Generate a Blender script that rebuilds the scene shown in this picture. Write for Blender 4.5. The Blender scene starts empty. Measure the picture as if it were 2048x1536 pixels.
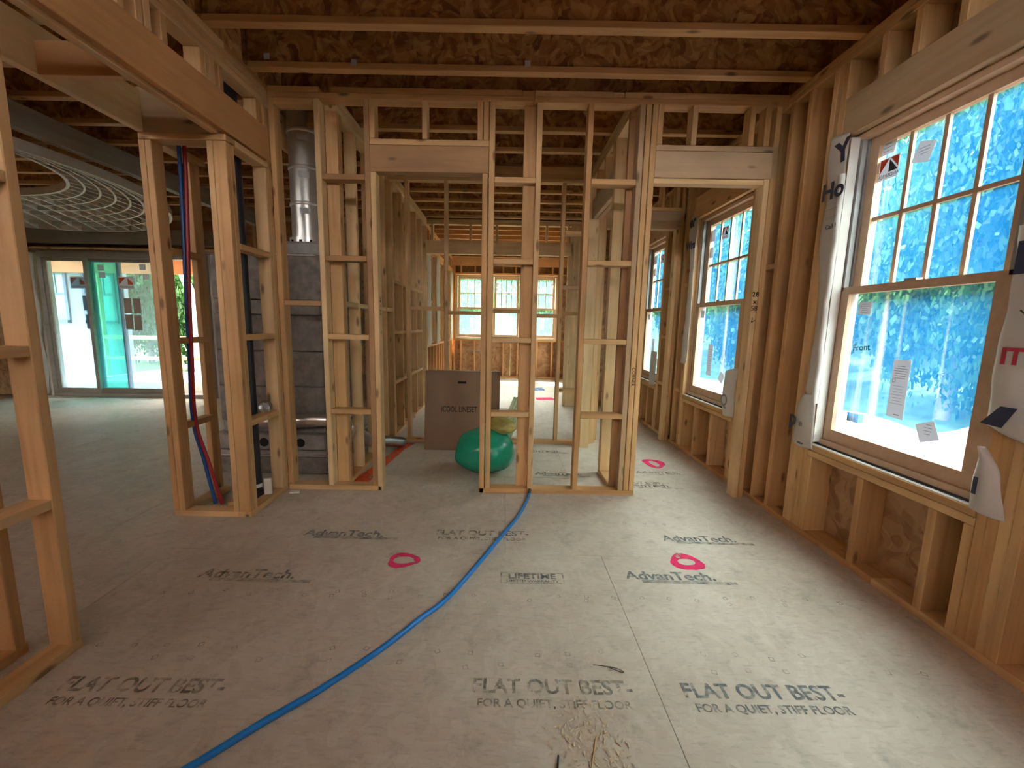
import bpy, bmesh, math, random
import numpy as np
from mathutils import Vector, Matrix, Euler, noise
random.seed(7); np.random.seed(7)
PI = math.pi
C = bpy.context.scene.collection
S = bpy.context.scene

# ---------------------------------------------------------------- camera, light, exposure
cam = bpy.data.objects.new('camera', bpy.data.cameras.new('camera')); C.objects.link(cam)
cam.data.sensor_width = 36; cam.data.lens = 832.6 / 2048 * 36
cam.data.shift_x = (1024 - 1005) / 2048
cam.data.clip_start = .02; cam.data.clip_end = 400
p_, y_, r_ = .1417, -.0004, .0189
fw = Vector((math.sin(y_)*math.cos(p_), math.cos(y_)*math.cos(p_), -math.sin(p_)))
rt = Vector((math.cos(y_), -math.sin(y_), 0)); dn = fw.cross(rt)
rt2 = math.cos(r_)*rt - math.sin(r_)*dn; dn2 = math.cos(r_)*dn + math.sin(r_)*rt
cam.matrix_world = Matrix(((rt2.x, -dn2.x, -fw.x, 0), (rt2.y, -dn2.y, -fw.y, 0), (rt2.z, -dn2.z, -fw.z, 1.30), (0, 0, 0, 1)))
S.camera = cam
S.view_settings.view_transform = 'Standard'; S.view_settings.look = 'None'
S.view_settings.gamma = 1; S.view_settings.use_curve_mapping = False
S.view_settings.exposure = 3.1
S.cycles.use_denoising = True
S.cycles.use_adaptive_sampling = True; S.cycles.adaptive_threshold = .12
S.cycles.max_bounces = 7; S.cycles.diffuse_bounces = 4; S.cycles.glossy_bounces = 3; S.cycles.transparent_max_bounces = 12
S.cycles.sample_clamp_indirect = 6; S.cycles.caustics_reflective = False; S.cycles.caustics_refractive = False

w = bpy.data.worlds.new('sky'); S.world = w; w.use_nodes = True
nt = w.node_tree; bg = nt.nodes['Background']
sky = nt.nodes.new('ShaderNodeTexSky'); sky.sky_type = 'HOSEK_WILKIE'; sky.turbidity = 5; sky.ground_albedo = .4
SUN_D = Vector((-.10, .50, .84)).normalized(); sky.sun_direction = SUN_D
mx = nt.nodes.new('ShaderNodeMixRGB'); mx.inputs[0].default_value = .70; mx.inputs[2].default_value = (1.0, .955, .885, 1)
nt.links.new(sky.outputs[0], mx.inputs[1]); nt.links.new(mx.outputs[0], bg.inputs[0]); bg.inputs[1].default_value = 5.0
sun = bpy.data.objects.new('sun', bpy.data.lights.new('sun', 'SUN')); C.objects.link(sun)
sun.data.energy = 5.0; sun.data.angle = .03; sun.data.color = (1, .94, .86)
sun.rotation_euler = (-SUN_D).to_track_quat('-Z', 'Y').to_euler()

# ---------------------------------------------------------------- materials
def mat(name):
    m = bpy.data.materials.new(name); m.use_nodes = True
    t = m.node_tree; b = t.nodes['Principled BSDF']; return m, t, b
def N(t, typ, **kw):
    n = t.nodes.new(typ)
    for k, v in kw.items(): setattr(n, k, v)
    return n
def ramp(t, stops):
    r = t.nodes.new('ShaderNodeValToRGB'); e = r.color_ramp.elements
    while len(e) < len(stops): e.new(.5)
    for i, (p, c) in enumerate(stops):
        e[i].position = p; e[i].color = (c if len(c) == 4 else (*c, 1)) if not isinstance(c, (int, float)) else (c, c, c, 1)
    return r
def mapping(t, scale, coord='Object', rnd=True):
    tc = N(t, 'ShaderNodeTexCoord'); mp = N(t, 'ShaderNodeMapping'); mp.inputs['Scale'].default_value = scale
    src = tc.outputs[coord]
    if rnd:
        oi = N(t, 'ShaderNodeObjectInfo'); mu = N(t, 'ShaderNodeMath', operation='MULTIPLY'); mu.inputs[1].default_value = 37.0
        t.links.new(oi.outputs['Random'], mu.inputs[0])
        ad = N(t, 'ShaderNodeVectorMath', operation='ADD'); t.links.new(src, ad.inputs[0]); t.links.new(mu.outputs[0], ad.inputs[1]); src = ad.outputs[0]
    t.links.new(src, mp.inputs['Vector']); return mp
def mixrgb(t, fac, a, b, mode='MIX'):
    m = N(t, 'ShaderNodeMixRGB', blend_type=mode)
    for i, v in ((0, fac), (1, a), (2, b)):
        if isinstance(v, (int, float)): m.inputs[i].default_value = v if i == 0 else (v, v, v, 1)
        elif isinstance(v, tuple): m.inputs[i].default_value = (*v, 1)
        else: t.links.new(v, m.inputs[i])
    return m
def wood(name, light, dark, pale, red, knots=True, rough=.65):
    m, t, b = mat(name)
    mp = mapping(t, (1.1, 16, 16))
    n1 = N(t, 'ShaderNodeTexNoise'); n1.inputs['Scale'].default_value = 1.6; n1.inputs['Detail'].default_value = 5; n1.inputs['Distortion'].default_value = .5
    t.links.new(mp.outputs[0], n1.inputs['Vector'])
    r1 = ramp(t, [(.3, dark), (.52, light), (.75, tuple(min(1, c*1.12) for c in light))]); t.links.new(n1.outputs['Fac'], r1.inputs[0])
    oi = N(t, 'ShaderNodeObjectInfo')
    rr = ramp(t, [(0, (*pale, 1)), (.35, (*light, 1)), (.62, (*light, 1)), (.9, (*red, 1))]); t.links.new(oi.outputs['Random'], rr.inputs[0])
    c = mixrgb(t, .48, r1.outputs[0], rr.outputs[0])
    mp3 = mapping(t, (1, 1, 1)); n3 = N(t, 'ShaderNodeTexNoise'); n3.inputs['Scale'].default_value = 2.2; n3.inputs['Detail'].default_value = 3
    t.links.new(mp3.outputs[0], n3.inputs['Vector']); r3 = ramp(t, [(.3, .82), (.7, 1.08)]); t.links.new(n3.outputs['Fac'], r3.inputs[0])
    c = mixrgb(t, 1.0, c.outputs[0], r3.outputs[0], 'MULTIPLY')
    if knots:
        mp2 = mapping(t, (3.2, 9, 9)); v = N(t, 'ShaderNodeTexVoronoi'); v.inputs['Scale'].default_value = 1
        t.links.new(mp2.outputs[0], v.inputs['Vector']); rk = ramp(t, [(.07, 1), (.16, 0)]); t.links.new(v.outputs['Distance'], rk.inputs[0])
        mm = N(t, 'ShaderNodeMath', operation='MULTIPLY'); mm.inputs[1].default_value = .8; t.links.new(rk.outputs[0], mm.inputs[0])
        c = mixrgb(t, mm.outputs[0], c.outputs[0], tuple(x*.28 for x in dark))
    t.links.new(c.outputs[0], b.inputs['Base Color']); b.inputs['Roughness'].default_value = rough
    bp = N(t, 'ShaderNodeBump'); bp.inputs['Strength'].default_value = .12; bp.inputs['Distance'].default_value = .004
    t.links.new(n1.outputs['Fac'], bp.inputs['Height']); t.links.new(bp.outputs[0], b.inputs['Normal'])
    return m
def osb(name, c1, c2, c3, scale=26, contrast=1):
    m, t, b = mat(name)
    mp = mapping(t, (1, 1, 1)); nz = N(t, 'ShaderNodeTexNoise'); nz.inputs['Scale'].default_value = 5; nz.inputs['Detail'].default_value = 1
    t.links.new(mp.outputs[0], nz.inputs['Vector'])
    ad = mixrgb(t, .22, mp.outputs[0], nz.outputs['Color'])
    m2 = N(t, 'ShaderNodeMapping'); m2.inputs['Scale'].default_value = (1, .42, .55); t.links.new(ad.outputs[0], m2.inputs['Vector'])
    v = N(t, 'ShaderNodeTexVoronoi'); v.inputs['Scale'].default_value = scale; t.links.new(m2.outputs[0], v.inputs['Vector'])
    m3 = N(t, 'ShaderNodeMapping'); m3.inputs['Scale'].default_value = (.45, 1, .8); m3.inputs['Rotation'].default_value = (.3, .5, .8); t.links.new(ad.outputs[0], m3.inputs['Vector'])
    v2 = N(t, 'ShaderNodeTexVoronoi'); v2.inputs['Scale'].default_value = scale*1.25; t.links.new(m3.outputs[0], v2.inputs['Vector'])
    sp = N(t, 'ShaderNodeSeparateColor'); t.links.new(v.outputs['Color'], sp.inputs[0])
    sp2 = N(t, 'ShaderNodeSeparateColor'); t.links.new(v2.outputs['Color'], sp2.inputs[0])
    av = N(t, 'ShaderNodeMath', operation='ADD'); t.links.new(sp.outputs[0], av.inputs[0]); t.links.new(sp2.outputs[1], av.inputs[1])
    hf = N(t, 'ShaderNodeMath', operation='MULTIPLY'); hf.inputs[1].default_value = .5; t.links.new(av.outputs[0], hf.inputs[0])
    r = ramp(t, [(.15, c2), (.45, c1), (.85, c3)]); t.links.new(hf.outputs[0], r.inputs[0])
    t.links.new(r.outputs[0], b.inputs['Base Color']); b.inputs['Roughness'].default_value = .6
    bp = N(t, 'ShaderNodeBump'); bp.inputs['Strength'].default_value = .25; bp.inputs['Distance'].default_value = .003
    t.links.new(hf.outputs[0], bp.inputs['Height']); t.links.new(bp.outputs[0], b.inputs['Normal'])
    return m, t, b, r
def plain(name, col, rough=.6, metal=0, spec=.5, noise_amt=.0, nscale=8, bump=0):
    m, t, b = mat(name); b.inputs['Roughness'].default_value = rough; b.inputs['Metallic'].default_value = metal
    b.inputs['Specular IOR Level'].default_value = spec
    mp = mapping(t, (1, 1, 1)); n = N(t, 'ShaderNodeTexNoise'); n.inputs['Scale'].default_value = nscale; n.inputs['Detail'].default_value = 5
    t.links.new(mp.outputs[0], n.inputs['Vector'])
    r = ramp(t, [(.25, tuple(c*(1-noise_amt) for c in col)), (.75, tuple(min(1, c*(1+noise_amt)) for c in col))])
    t.links.new(n.outputs['Fac'], r.inputs[0]); t.links.new(r.outputs[0], b.inputs['Base Color'])
    if bump:
        bp = N(t, 'ShaderNodeBump'); bp.inputs['Strength'].default_value = bump; bp.inputs['Distance'].default_value = .01
        t.links.new(n.outputs['Fac'], bp.inputs['Height']); t.links.new(bp.outputs[0], b.inputs['Normal'])
    return m
def faded(name, col, lo=.42, hi=.62, scale=18, peak=.8, rough=.8):
    """printed / sprayed colour with worn gaps that show the surface below"""
    m, t, b = mat(name); b.inputs['Base Color'].default_value = (*col, 1); b.inputs['Roughness'].default_value = rough; b.inputs['Specular IOR Level'].default_value = .2
    tc = N(t, 'ShaderNodeTexCoord'); n = N(t, 'ShaderNodeTexNoise'); n.inputs['Scale'].default_value = scale; n.inputs['Detail'].default_value = 6; n.inputs['Roughness'].default_value = .7
    t.links.new(tc.outputs['Object'], n.inputs['Vector']); r = ramp(t, [(lo, 0), (hi, peak)]); t.links.new(n.outputs['Fac'], r.inputs[0])
    t.links.new(r.outputs[0], b.inputs['Alpha']); return m

PINE = wood('pine lumber', (.66, .395, .170), (.43, .215, .074), (.76, .525, .29), (.51, .25, .088))
PINE_B = wood('pale lumber', (.78, .54, .275), (.60, .38, .16), (.84, .62, .36), (.66, .41, .185))
RED = wood('reddish lumber', (.42, .22, .09), (.30, .14, .05), (.45, .26, .12), (.38, .18, .07))
LVL = wood('laminated beam wood', (.62, .32, .125), (.50, .24, .085), (.62, .34, .14), (.58, .28, .10), knots=False)
HDR = wood('header lumber', (.52, .36, .21), (.42, .27, .14), (.54, .39, .24), (.48, .30, .16))
GREYW = wood('grey weathered lumber', (.40, .36, .31), (.30, .26, .22), (.45, .42, .38), (.36, .30, .25), knots=False)
RIBW = wood('pale rib plywood', (.78, .72, .66), (.66, .6, .54), (.82, .78, .74), (.72, .62, .56), knots=False)
CEDAR = wood('cedar beam', (.58, .20, .07), (.45, .13, .04), (.6, .23, .08), (.5, .15, .05), knots=False)
SASHW = wood('clear pine sash', (.62, .43, .28), (.54, .35, .21), (.65, .47, .32), (.56, .37, .24), knots=False, rough=.5)
OSB, *_ = osb('strand board', (.44, .215, .07), (.25, .095, .026), (.64, .38, .16), 34)
OSBD, *_ = osb('wall strand board', (.40, .225, .105), (.28, .14, .06), (.50, .31, .16), 20)
FLOORM, ft, fb, fr = osb('subfloor strand panel', (.53, .455, .375), (.46, .385, .305), (.62, .55, .465), 34)
# dust, stains, scuffs on the subfloor (world position so they run over joints)
tc = N(ft, 'ShaderNodeNewGeometry'); n = N(ft, 'ShaderNodeTexNoise'); n.inputs['Scale'].default_value = 1.3; n.inputs['Detail'].default_value = 7; n.inputs['Roughness'].default_value = .62
ft.links.new(tc.outputs['Position'], n.inputs['Vector']); rr = ramp(ft, [(.3, (.44, .375, .30)), (.5, (.56, .49, .405)), (.7, (.68, .62, .54))]); ft.links.new(n.outputs['Fac'], rr.inputs[0])
c1 = mixrgb(ft, .55, fr.outputs[0], rr.outputs[0])
n2 = N(ft, 'ShaderNodeTexNoise'); n2.inputs['Scale'].default_value = 6; n2.inputs['Detail'].default_value = 8; n2.inputs['Roughness'].default_value = .75
ft.links.new(tc.outputs['Position'], n2.inputs['Vector']); r2 = ramp(ft, [(.55, 0), (.66, .38)]); ft.links.new(n2.outputs['Fac'], r2.inputs[0])
c2 = mixrgb(ft, r2.outputs[0], c1.outputs[0], (.22, .22, .20))
n4 = N(ft, 'ShaderNodeTexNoise'); n4.inputs['Scale'].default_value = 55; n4.inputs['Detail'].default_value = 3
mpf = N(ft, 'ShaderNodeMapping'); mpf.inputs['Scale'].default_value = (.35, 1.6, 1); mpf.inputs['Rotation'].default_value = (0, 0, .4); ft.links.new(tc.outputs['Position'], mpf.inputs['Vector'])
ft.links.new(mpf.outputs[0], n4.inputs['Vector']); r4 = ramp(ft, [(.34, .86), (.44, 1), (.62, 1), (.7, 1.10)]); ft.links.new(n4.outputs['Fac'], r4.inputs[0])
c3 = mixrgb(ft, 1.0, c2.outputs[0], r4.outputs[0], 'MULTIPLY'); ft.links.new(c3.outputs[0], fb.inputs['Base Color']); fb.inputs['Roughness'].default_value = .5

STEEL = plain('galvanised duct steel', (.74, .73, .70), .32, .72, noise_amt=.12, nscale=3)
FOIL = plain('aluminium foil duct', (.85, .85, .84), .33, 1, noise_amt=.1, nscale=20)
CONC = plain('precast concrete', (.215, .19, .165), .9, noise_amt=.35, nscale=14, bump=.3)
CONCL = plain('light precast concrete', (.34, .32, .30), .9, noise_amt=.2, nscale=14, bump=.3)
MORTAR = plain('pale mortar', (.5, .47, .44), .9, noise_amt=.2, nscale=20, bump=.4)
BLACKP = plain('black plastic pipe', (.012, .013, .018), .35)
BLUEP = plain('blue water pipe', (.015, .10, .36), .35)
REDP = plain('red water pipe', (.33, .012, .02), .35)
HOSE = plain('bright blue tubing', (.008, .20, .62), .32)
GREEN = plain('green plastic sack', (.01, .36, .22), .24, noise_amt=.15, nscale=5)
YELL = plain('yellow woven sack', (.50, .42, .13), .45, noise_amt=.25, nscale=22)
FOAM = plain('pale green foam sheet', (.55, .66, .42), .7)
CARD = plain('brown cardboard', (.285, .175, .108), .85, noise_amt=.08, nscale=3)
INK = plain('black ink', (.02, .02, .03), .7)
DARK = plain('dark slot', (.01, .01, .01), .9)
WRAP = plain('white house wrap', (.70, .67, .64), .55, noise_amt=.05, nscale=4)
NAVY = plain('navy print', (.03, .04, .08), .6)
REDINK = plain('red marker print', (.45, .03, .06), .6)
STKR = plain('white sticker paper', (.74, .74, .78), .6, noise_amt=.03)
STKG = plain('grey sticker print', (.30, .32, .38), .7)
STKO = plain('orange red sticker print', (.75, .13, .05), .6)
ALU = plain('grey jamb liner', (.30, .31, .32), .4, noise_amt=.1)
GASKET = plain('black gasket', (.02, .02, .02), .7)
BLUEF = plain('blue clad frame', (.05, .10, .22), .5)
WHITEP = plain('white painted metal', (.75, .75, .74), .5)
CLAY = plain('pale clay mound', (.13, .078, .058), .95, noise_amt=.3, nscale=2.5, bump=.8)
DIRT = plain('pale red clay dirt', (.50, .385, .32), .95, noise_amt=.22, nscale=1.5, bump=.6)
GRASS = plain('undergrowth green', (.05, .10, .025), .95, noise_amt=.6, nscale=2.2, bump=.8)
DECK = plain('porch slab concrete', (.62, .61, .58), .8, noise_amt=.08)
BARK = plain('grey bark', (.24, .21, .17), .9, noise_amt=.3)
WBARK = plain('lit white bark', (.72, .72, .70), .8, noise_amt=.15)  # bark whitened: the light on the forked trunk is in its colour
STAMP = faded('faded blue grey stamp ink', (.17, .21, .245), .34, .64, 26, .70)
STAMP2 = faded('worn stamp ink', (.19, .205, .20), .40, .68, 18, .6)
PINK = faded('pink spray paint', (.85, .03, .16), .32, .50, 12, .92)
ORNG = faded('orange spray paint', (.85, .12, .03), .34, .52, 9, .85)
BLUSP = faded('blue spray paint', (.05, .18, .5), .35, .55, 9, .8)
PENCIL = faded('pencil marking', (.04, .035, .04), .30, .45, 30, .85)

def paper(m, amt=.55):
    t = m.node_tree; b = t.nodes['Principled BSDF']; tr = N(t, 'ShaderNodeBsdfTranslucent'); src = b.inputs['Base Color'].links[0].from_socket
    t.links.new(src, tr.inputs[0]); ms = N(t, 'ShaderNodeMixShader'); ms.inputs[0].default_value = amt
    t.links.new(b.outputs[0], ms.inputs[1]); t.links.new(tr.outputs[0], ms.inputs[2]); t.links.new(ms.outputs[0], t.nodes['Material Output'].inputs[0])
paper(STKR, .32); paper(STKO, .5); paper(STKG, .25); paper(WRAP, .25)
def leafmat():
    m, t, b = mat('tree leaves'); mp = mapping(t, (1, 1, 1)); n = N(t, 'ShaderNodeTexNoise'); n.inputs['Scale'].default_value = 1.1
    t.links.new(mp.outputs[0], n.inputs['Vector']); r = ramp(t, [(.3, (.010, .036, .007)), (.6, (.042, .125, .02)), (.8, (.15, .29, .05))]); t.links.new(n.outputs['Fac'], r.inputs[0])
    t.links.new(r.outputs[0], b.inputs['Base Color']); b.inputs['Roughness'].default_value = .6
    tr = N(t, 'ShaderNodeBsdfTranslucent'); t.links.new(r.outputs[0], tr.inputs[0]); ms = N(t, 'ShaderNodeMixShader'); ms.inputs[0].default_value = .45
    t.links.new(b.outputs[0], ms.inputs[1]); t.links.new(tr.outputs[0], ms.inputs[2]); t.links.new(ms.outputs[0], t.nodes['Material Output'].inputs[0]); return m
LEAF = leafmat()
def glass(name, tint, film, amount, gloss=.06):
    """pane with a protective film: lets light through with a tint, the film itself scatters daylight in its colour"""
    m, t, b = mat(name); t.nodes.remove(b)
    tp = N(t, 'ShaderNodeBsdfTransparent'); tp.inputs[0].default_value = (*tint, 1)
    tl = N(t, 'ShaderNodeBsdfTranslucent')
    tc = N(t, 'ShaderNodeTexCoord'); mp = N(t, 'ShaderNodeMapping'); mp.inputs['Scale'].default_value = (9, 9, .25); t.links.new(tc.outputs['Object'], mp.inputs['Vector'])
    n = N(t, 'ShaderNodeTexNoise'); n.inputs['Scale'].default_value = 1.2; n.inputs['Detail'].default_value = 3; t.links.new(mp.outputs[0], n.inputs['Vector'])
    r = ramp(t, [(.35, film), (.58, film), (.68, tuple(min(1, f*.5+.5) for f in film))]); t.links.new(n.outputs['Fac'], r.inputs[0]); t.links.new(r.outputs[0], tl.inputs[0])
    m1 = N(t, 'ShaderNodeMixShader'); m1.inputs[0].default_value = amount; t.links.new(tp.outputs[0], m1.inputs[1]); t.links.new(tl.outputs[0], m1.inputs[2])
    gl = N(t, 'ShaderNodeBsdfGlossy'); gl.inputs['Roughness'].default_value = .03; m2 = N(t, 'ShaderNodeMixShader'); m2.inputs[0].default_value = gloss
    t.links.new(m1.outputs[0], m2.inputs[1]); t.links.new(gl.outputs[0], m2.inputs[2]); t.links.new(m2.outputs[0], t.nodes['Material Output'].inputs[0]); return m
GLASS = glass('blue filmed glass', (.82, .90, .87), (.012, .20, .55), .17)
GLASSF = glass('clear tinted glass', (.95, 1.0, .97), (.45, .85, .95), .05)
GLASSD = glass('pale blue door glass', (.78, .94, 1.0), (.6, .8, 1.0), .16)
GLASST = glass('teal door glass', (.42, .88, .80), (.3, .8, .75), .2)

# ---------------------------------------------------------------- object helpers
WM = {}
def wm(o):
    if o is None: return Matrix.Identity(4)
    k = o.name
    if k not in WM: WM[k] = wm(o.parent) @ (o.matrix_parent_inverse if o.parent else Matrix.Identity(4)) @ Matrix.LocRotScale(o.location, o.rotation_euler, o.scale)
    return WM[k]
def attach(o, parent):
    C.objects.link(o)
    if parent is not None:
        o.parent = parent; o.matrix_parent_inverse = wm(parent).inverted()
    return o
def root(name, label, cat, loc=(0, 0, 0), kind=None, group=None):
    o = bpy.data.objects.new(name, None); o.empty_display_size = .1; o.location = loc; C.objects.link(o)
    o['label'] = label; o['category'] = cat
    if kind: o['kind'] = kind
    if group: o['group'] = group
    return o
def tag(o, label, cat, kind=None, group=None):
    o['label'] = label; o['category'] = cat
    if kind: o['kind'] = kind
    if group: o['group'] = group
    return o
_bc = {}
def bevbox(L, A, B, bev, m):
    key = (round(L, 4), round(A, 4), round(B, 4), bev, m.name)
    if key in _bc: return _bc[key]
    bm = bmesh.new(); bmesh.ops.create_cube(bm, size=1)
    for v in bm.verts: v.co = Vector((v.co.x*L, v.co.y*A, v.co.z*B))
    if bev: bmesh.ops.bevel(bm, geom=bm.edges[:], offset=min(bev, L*.3, A*.3, B*.3), segments=1, affect='EDGES')
    me = bpy.data.meshes.new('lumber'); bm.to_mesh(me); bm.free(); me.materials.append(m); _bc[key] = me; return me
def B(name, parent, x0, x1, y0, y1, z0, z1, m=None, bev=.003, label=None):
    """a board: mesh long along its own X, turned into place"""
    m = m or PINE
    d = (x1-x0, y1-y0, z1-z0); c = ((x0+x1)/2, (y0+y1)/2, (z0+z1)/2)
    if d[2] >= d[0] and d[2] >= d[1]: me = bevbox(d[2], d[1], d[0], bev, m); rot = (0, -PI/2, 0)
    elif d[1] >= d[0]: me = bevbox(d[1], d[0], d[2], bev, m); rot = (0, 0, PI/2)
    else: me = bevbox(d[0], d[1], d[2], bev, m); rot = (0, 0, 0)
    o = bpy.data.objects.new(name, me); o.location = c; o.rotation_euler = rot; attach(o, parent)
    if label: o['label'] = label
    return o
def mesh_obj(name, verts, faces, m, parent=None, smooth=False, loc=(0, 0, 0)):
    me = bpy.data.meshes.new(name); me.from_pydata([tuple(v) for v in verts], [], faces); me.materials.append(m)
    if smooth: me.polygons.foreach_set('use_smooth', [True]*len(me.polygons))
    me.update(); o = bpy.data.objects.new(name, me); o.location = loc; return attach(o, parent)
def boxes(name, bl, m, parent=None, bev=0):
    """several touching boxes that are one piece (a window frame) as one mesh; bl holds extents"""
    bm = bmesh.new()
    for (x0, x1, y0, y1, z0, z1) in bl:
        r = bmesh.ops.create_cube(bm, size=1)
        for v in r['verts']: v.co = Vector(((x0+x1)/2+v.co.x*(x1-x0), (y0+y1)/2+v.co.y*(y1-y0), (z0+z1)/2+v.co.z*(z1-z0)))
    if bev: bmesh.ops.bevel(bm, geom=bm.edges[:], offset=bev, segments=1, affect='EDGES')
    me = bpy.data.meshes.new(name); bm.to_mesh(me); bm.free(); me.materials.append(m)
    return attach(bpy.data.objects.new(name, me), parent)
def crom(pts, n=10):
    P = [Vector(p) for p in pts]; P = [2*P[0]-P[1]] + P + [2*P[-1]-P[-2]]; out = []
    for i in range(1, len(P)-2):
        for k in range(n):
            t = k/n; a, b, c, d = P[i-1:i+3]
            out.append(.5*((2*b)+(c-a)*t+(2*a-5*b+4*c-d)*t*t+(3*b-a-3*c+d)*t**3))
    out.append(P[-2]); return out
def tube(name, pts, r, m, parent=None, seg=10, rfun=None, smooth=True):
    P = [Vector(p) for p in pts]; vs = []; fs = []; up = Vector((0, 0, 1)); nrm = None
    for i, p in enumerate(P):
        t = (P[min(i+1, len(P)-1)]-P[max(i-1, 0)]).normalized()
        if nrm is None: nrm = t.cross(up if abs(t.z) < .9 else Vector((1, 0, 0))).normalized()
        nrm = (nrm - t*nrm.dot(t)).normalized(); bn = t.cross(nrm); rr = rfun(i, len(P)) if rfun else r
        for k in range(seg): a = 2*PI*k/seg; vs.append(p+(nrm*math.cos(a)+bn*math.sin(a))*rr)
    for i in range(len(P)-1):
        for k in range(seg): fs.append((i*seg+k, i*seg+(k+1) % seg, (i+1)*seg+(k+1) % seg, (i+1)*seg+k))
    nv = len(vs); vs = vs+vs[:seg]+vs[-seg:]; nf = len(fs)
    fs.append(tuple(range(nv, nv+seg))[::-1]); fs.append(tuple(range(nv+seg, nv+2*seg)))
    o = mesh_obj(name, vs, fs, m, parent, smooth)
    for k in (nf, nf+1): o.data.polygons[k].use_smooth = False
    return o
def text(name, s, size, m, parent, loc, xd, yd, ext=.0006, sx=1.0, bold=0, align='CENTER'):
    cu = bpy.data.curves.new(name, 'FONT'); cu.body = s; cu.size = size; cu.extrude = ext; cu.align_x = align; cu.align_y = 'CENTER'
    cu.resolution_u = 3; cu.offset = bold
    tmp = bpy.data.objects.new(name, cu); C.objects.link(tmp); bpy.context.view_layer.update()
    me = bpy.data.meshes.new_from_object(tmp.evaluated_get(bpy.context.evaluated_depsgraph_get())); bpy.data.objects.remove(tmp); bpy.data.curves.remove(cu)
    me.materials.clear(); me.materials.append(m); o = bpy.data.objects.new(name, me); xd = Vector(xd).normalized(); yd = Vector(yd).normalized(); zd = xd.cross(yd)
    R = Matrix((xd, yd, zd)).transposed(); o.location = loc; o.rotation_euler = R.to_euler(); o.scale = (sx, 1, 1); return attach(o, parent)
S2 = .038; D4 = .089; PU = 2.812; PT = 2.888      # stud thickness, 2x4 depth, underside and top of the top plates
BZ = (.605, 1.168, 1.733, 2.288)                  # rows of blocking

# ---------------------------------------------------------------- floor: tongue and groove panels
floor = root('floor', 'dusty strand board subfloor of large panels with printed stamps and paint marks', 'floor', kind='structure')
ys = [-2.66+1.22*i for i in range(11)]
panels = {}
for i, ya in enumerate(ys):
    off = .58 if i % 2 == 1 else .034
    xs = [off+2.44*k for k in range(-5, 3)]
    for xa in xs:
        x0, x1 = max(xa, -8.1), min(xa+2.44, 2.07); y0, y1 = ya+.0007, ya+1.2193
        if x1-x0 < .1: continue
        if y1 > 6.8 and (x1 < -1.5): 
            if y0 > 6.7: continue
        if y0 > 6.8:
            x0 = max(x0, -1.45); x1 = min(x1, 1.8)
            if x1-x0 < .1: continue
        o = B('floor_panel', floor, x0+.0006, x1-.0006, y0, y1, -.019, 0, FLOORM, .0012)
        panels[(i, round(xa, 3))] = o
B('underlayment', floor, -8.9, 2.1, -2.7, 10.4, -.06, -.02, CONC, 0)
def flat(name, verts, faces, m, z=.0012): return mesh_obj(name, [(x, y, z) for x, y in verts], faces, m, floor)
def ring(cx, cy, rx, ry, wd, m, n=28):
    vs = []
    for k in range(n):
        a = 2*PI*k/n; j = 1+.10*math.sin(3*a+cx*9)+random.uniform(-.04, .04); j2 = 1+.12*math.sin(2*a+cy*5)
        vs += [(cx+rx*j*math.cos(a), cy+ry*j*math.sin(a)), (cx+(rx-wd*j2)*math.cos(a), cy+(ry-wd*j2)*math.sin(a))]
    return flat('paint_ring', vs, [(2*k, 2*k+1, (2*k+3) % (2*n), (2*k+2) % (2*n)) for k in range(n)], m)
for a in ((-.53, 2.14, .087, .074, .036), (1.05, 2.175, .09, .085, .048), (1.475, 3.875, .10, .13, .06)): ring(*a, PINK)['label'] = 'pink sprayed ring'
o = flat('paint_line', [(-1.25, 3.19), (-1.09, 3.19), (-1.06, 3.6), (-1.0, 4.2), (-.93, 4.42), (-1.07, 4.42), (-1.13, 3.9), (-1.19, 3.5)], [(0, 1, 2, 7), (7, 2, 3, 6), (6, 3, 4, 5)], ORNG); o['label'] = 'orange sprayed line'
0 and flat('paint_patch', [(-.72, 3.2), (-.45, 3.25), (-.4, 3.6), (-.75, 3.5)], [(0, 1, 2, 3)], faded('rust stain', (.30, .10, .04), .4, .65, 4, .5))
o = flat('paint_mark', [(.62, 8.2), (.86, 8.3), (.84, 8.7), (.6, 8.6)], [(0, 1, 2, 3)], BLUSP); o['label'] = 'blue sprayed mark'
o = flat('paint_mark', [(.60, 7.2), (.95, 7.25), (.9, 7.5), (.6, 7.45)], [(0, 1, 2, 3)], PINK); o['label'] = 'faint pink sprayed mark'
def stamp(s, x, y, size, m=STAMP, sx=1.0, bold=.002, align='CENTER', par=None):
    return text('printed_stamp', s, size, m, floor, (x, y, .0013), (1, 0, 0), (0, 1, 0), .0002, sx, bold, align)
def advan(x, y, wd, m=STAMP):
    stamp('AdvanTech.', x+wd*.42, y, wd*.205, m, 1.0, .0022)
    flat('printed_stamp', [(x+.04, y-.060), (x+wd*1.10, y-.066), (x+wd*1.10, y-.040), (x+.04, y-.034)], [(0, 1, 2, 3)], m)
advan(-1.17, 2.42, .50); advan(-1.50, 1.985, .50, STAMP2); advan(1.045, 2.435, .46); advan(.70, 2.035, .48); advan(.33, 3.54, .42, STAMP2); advan(1.0, 3.3, .45, STAMP2)
advan(1.25, 3.62, .4, STAMP2); advan(.2, 4.2, .45, STAMP2)
def flatout(x, y, m=STAMP, k=1.0):
    stamp('FLAT OUT BEST-', x+.30*k, y, .085*k, m, .93, .0018); stamp('FOR A QUIET, STIFF FLOOR', x+.30*k, y-.068*k, .045*k, m, .98, .0008)
flatout(-.41, 2.455, STAMP2); flatout(.66, 1.335); flatout(-1.56, 1.315, STAMP2); flatout(.9, 3.36, STAMP2, .8); flatout(-.1, 1.34, STAMP2)
lx, ly = .172, 1.998
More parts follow.
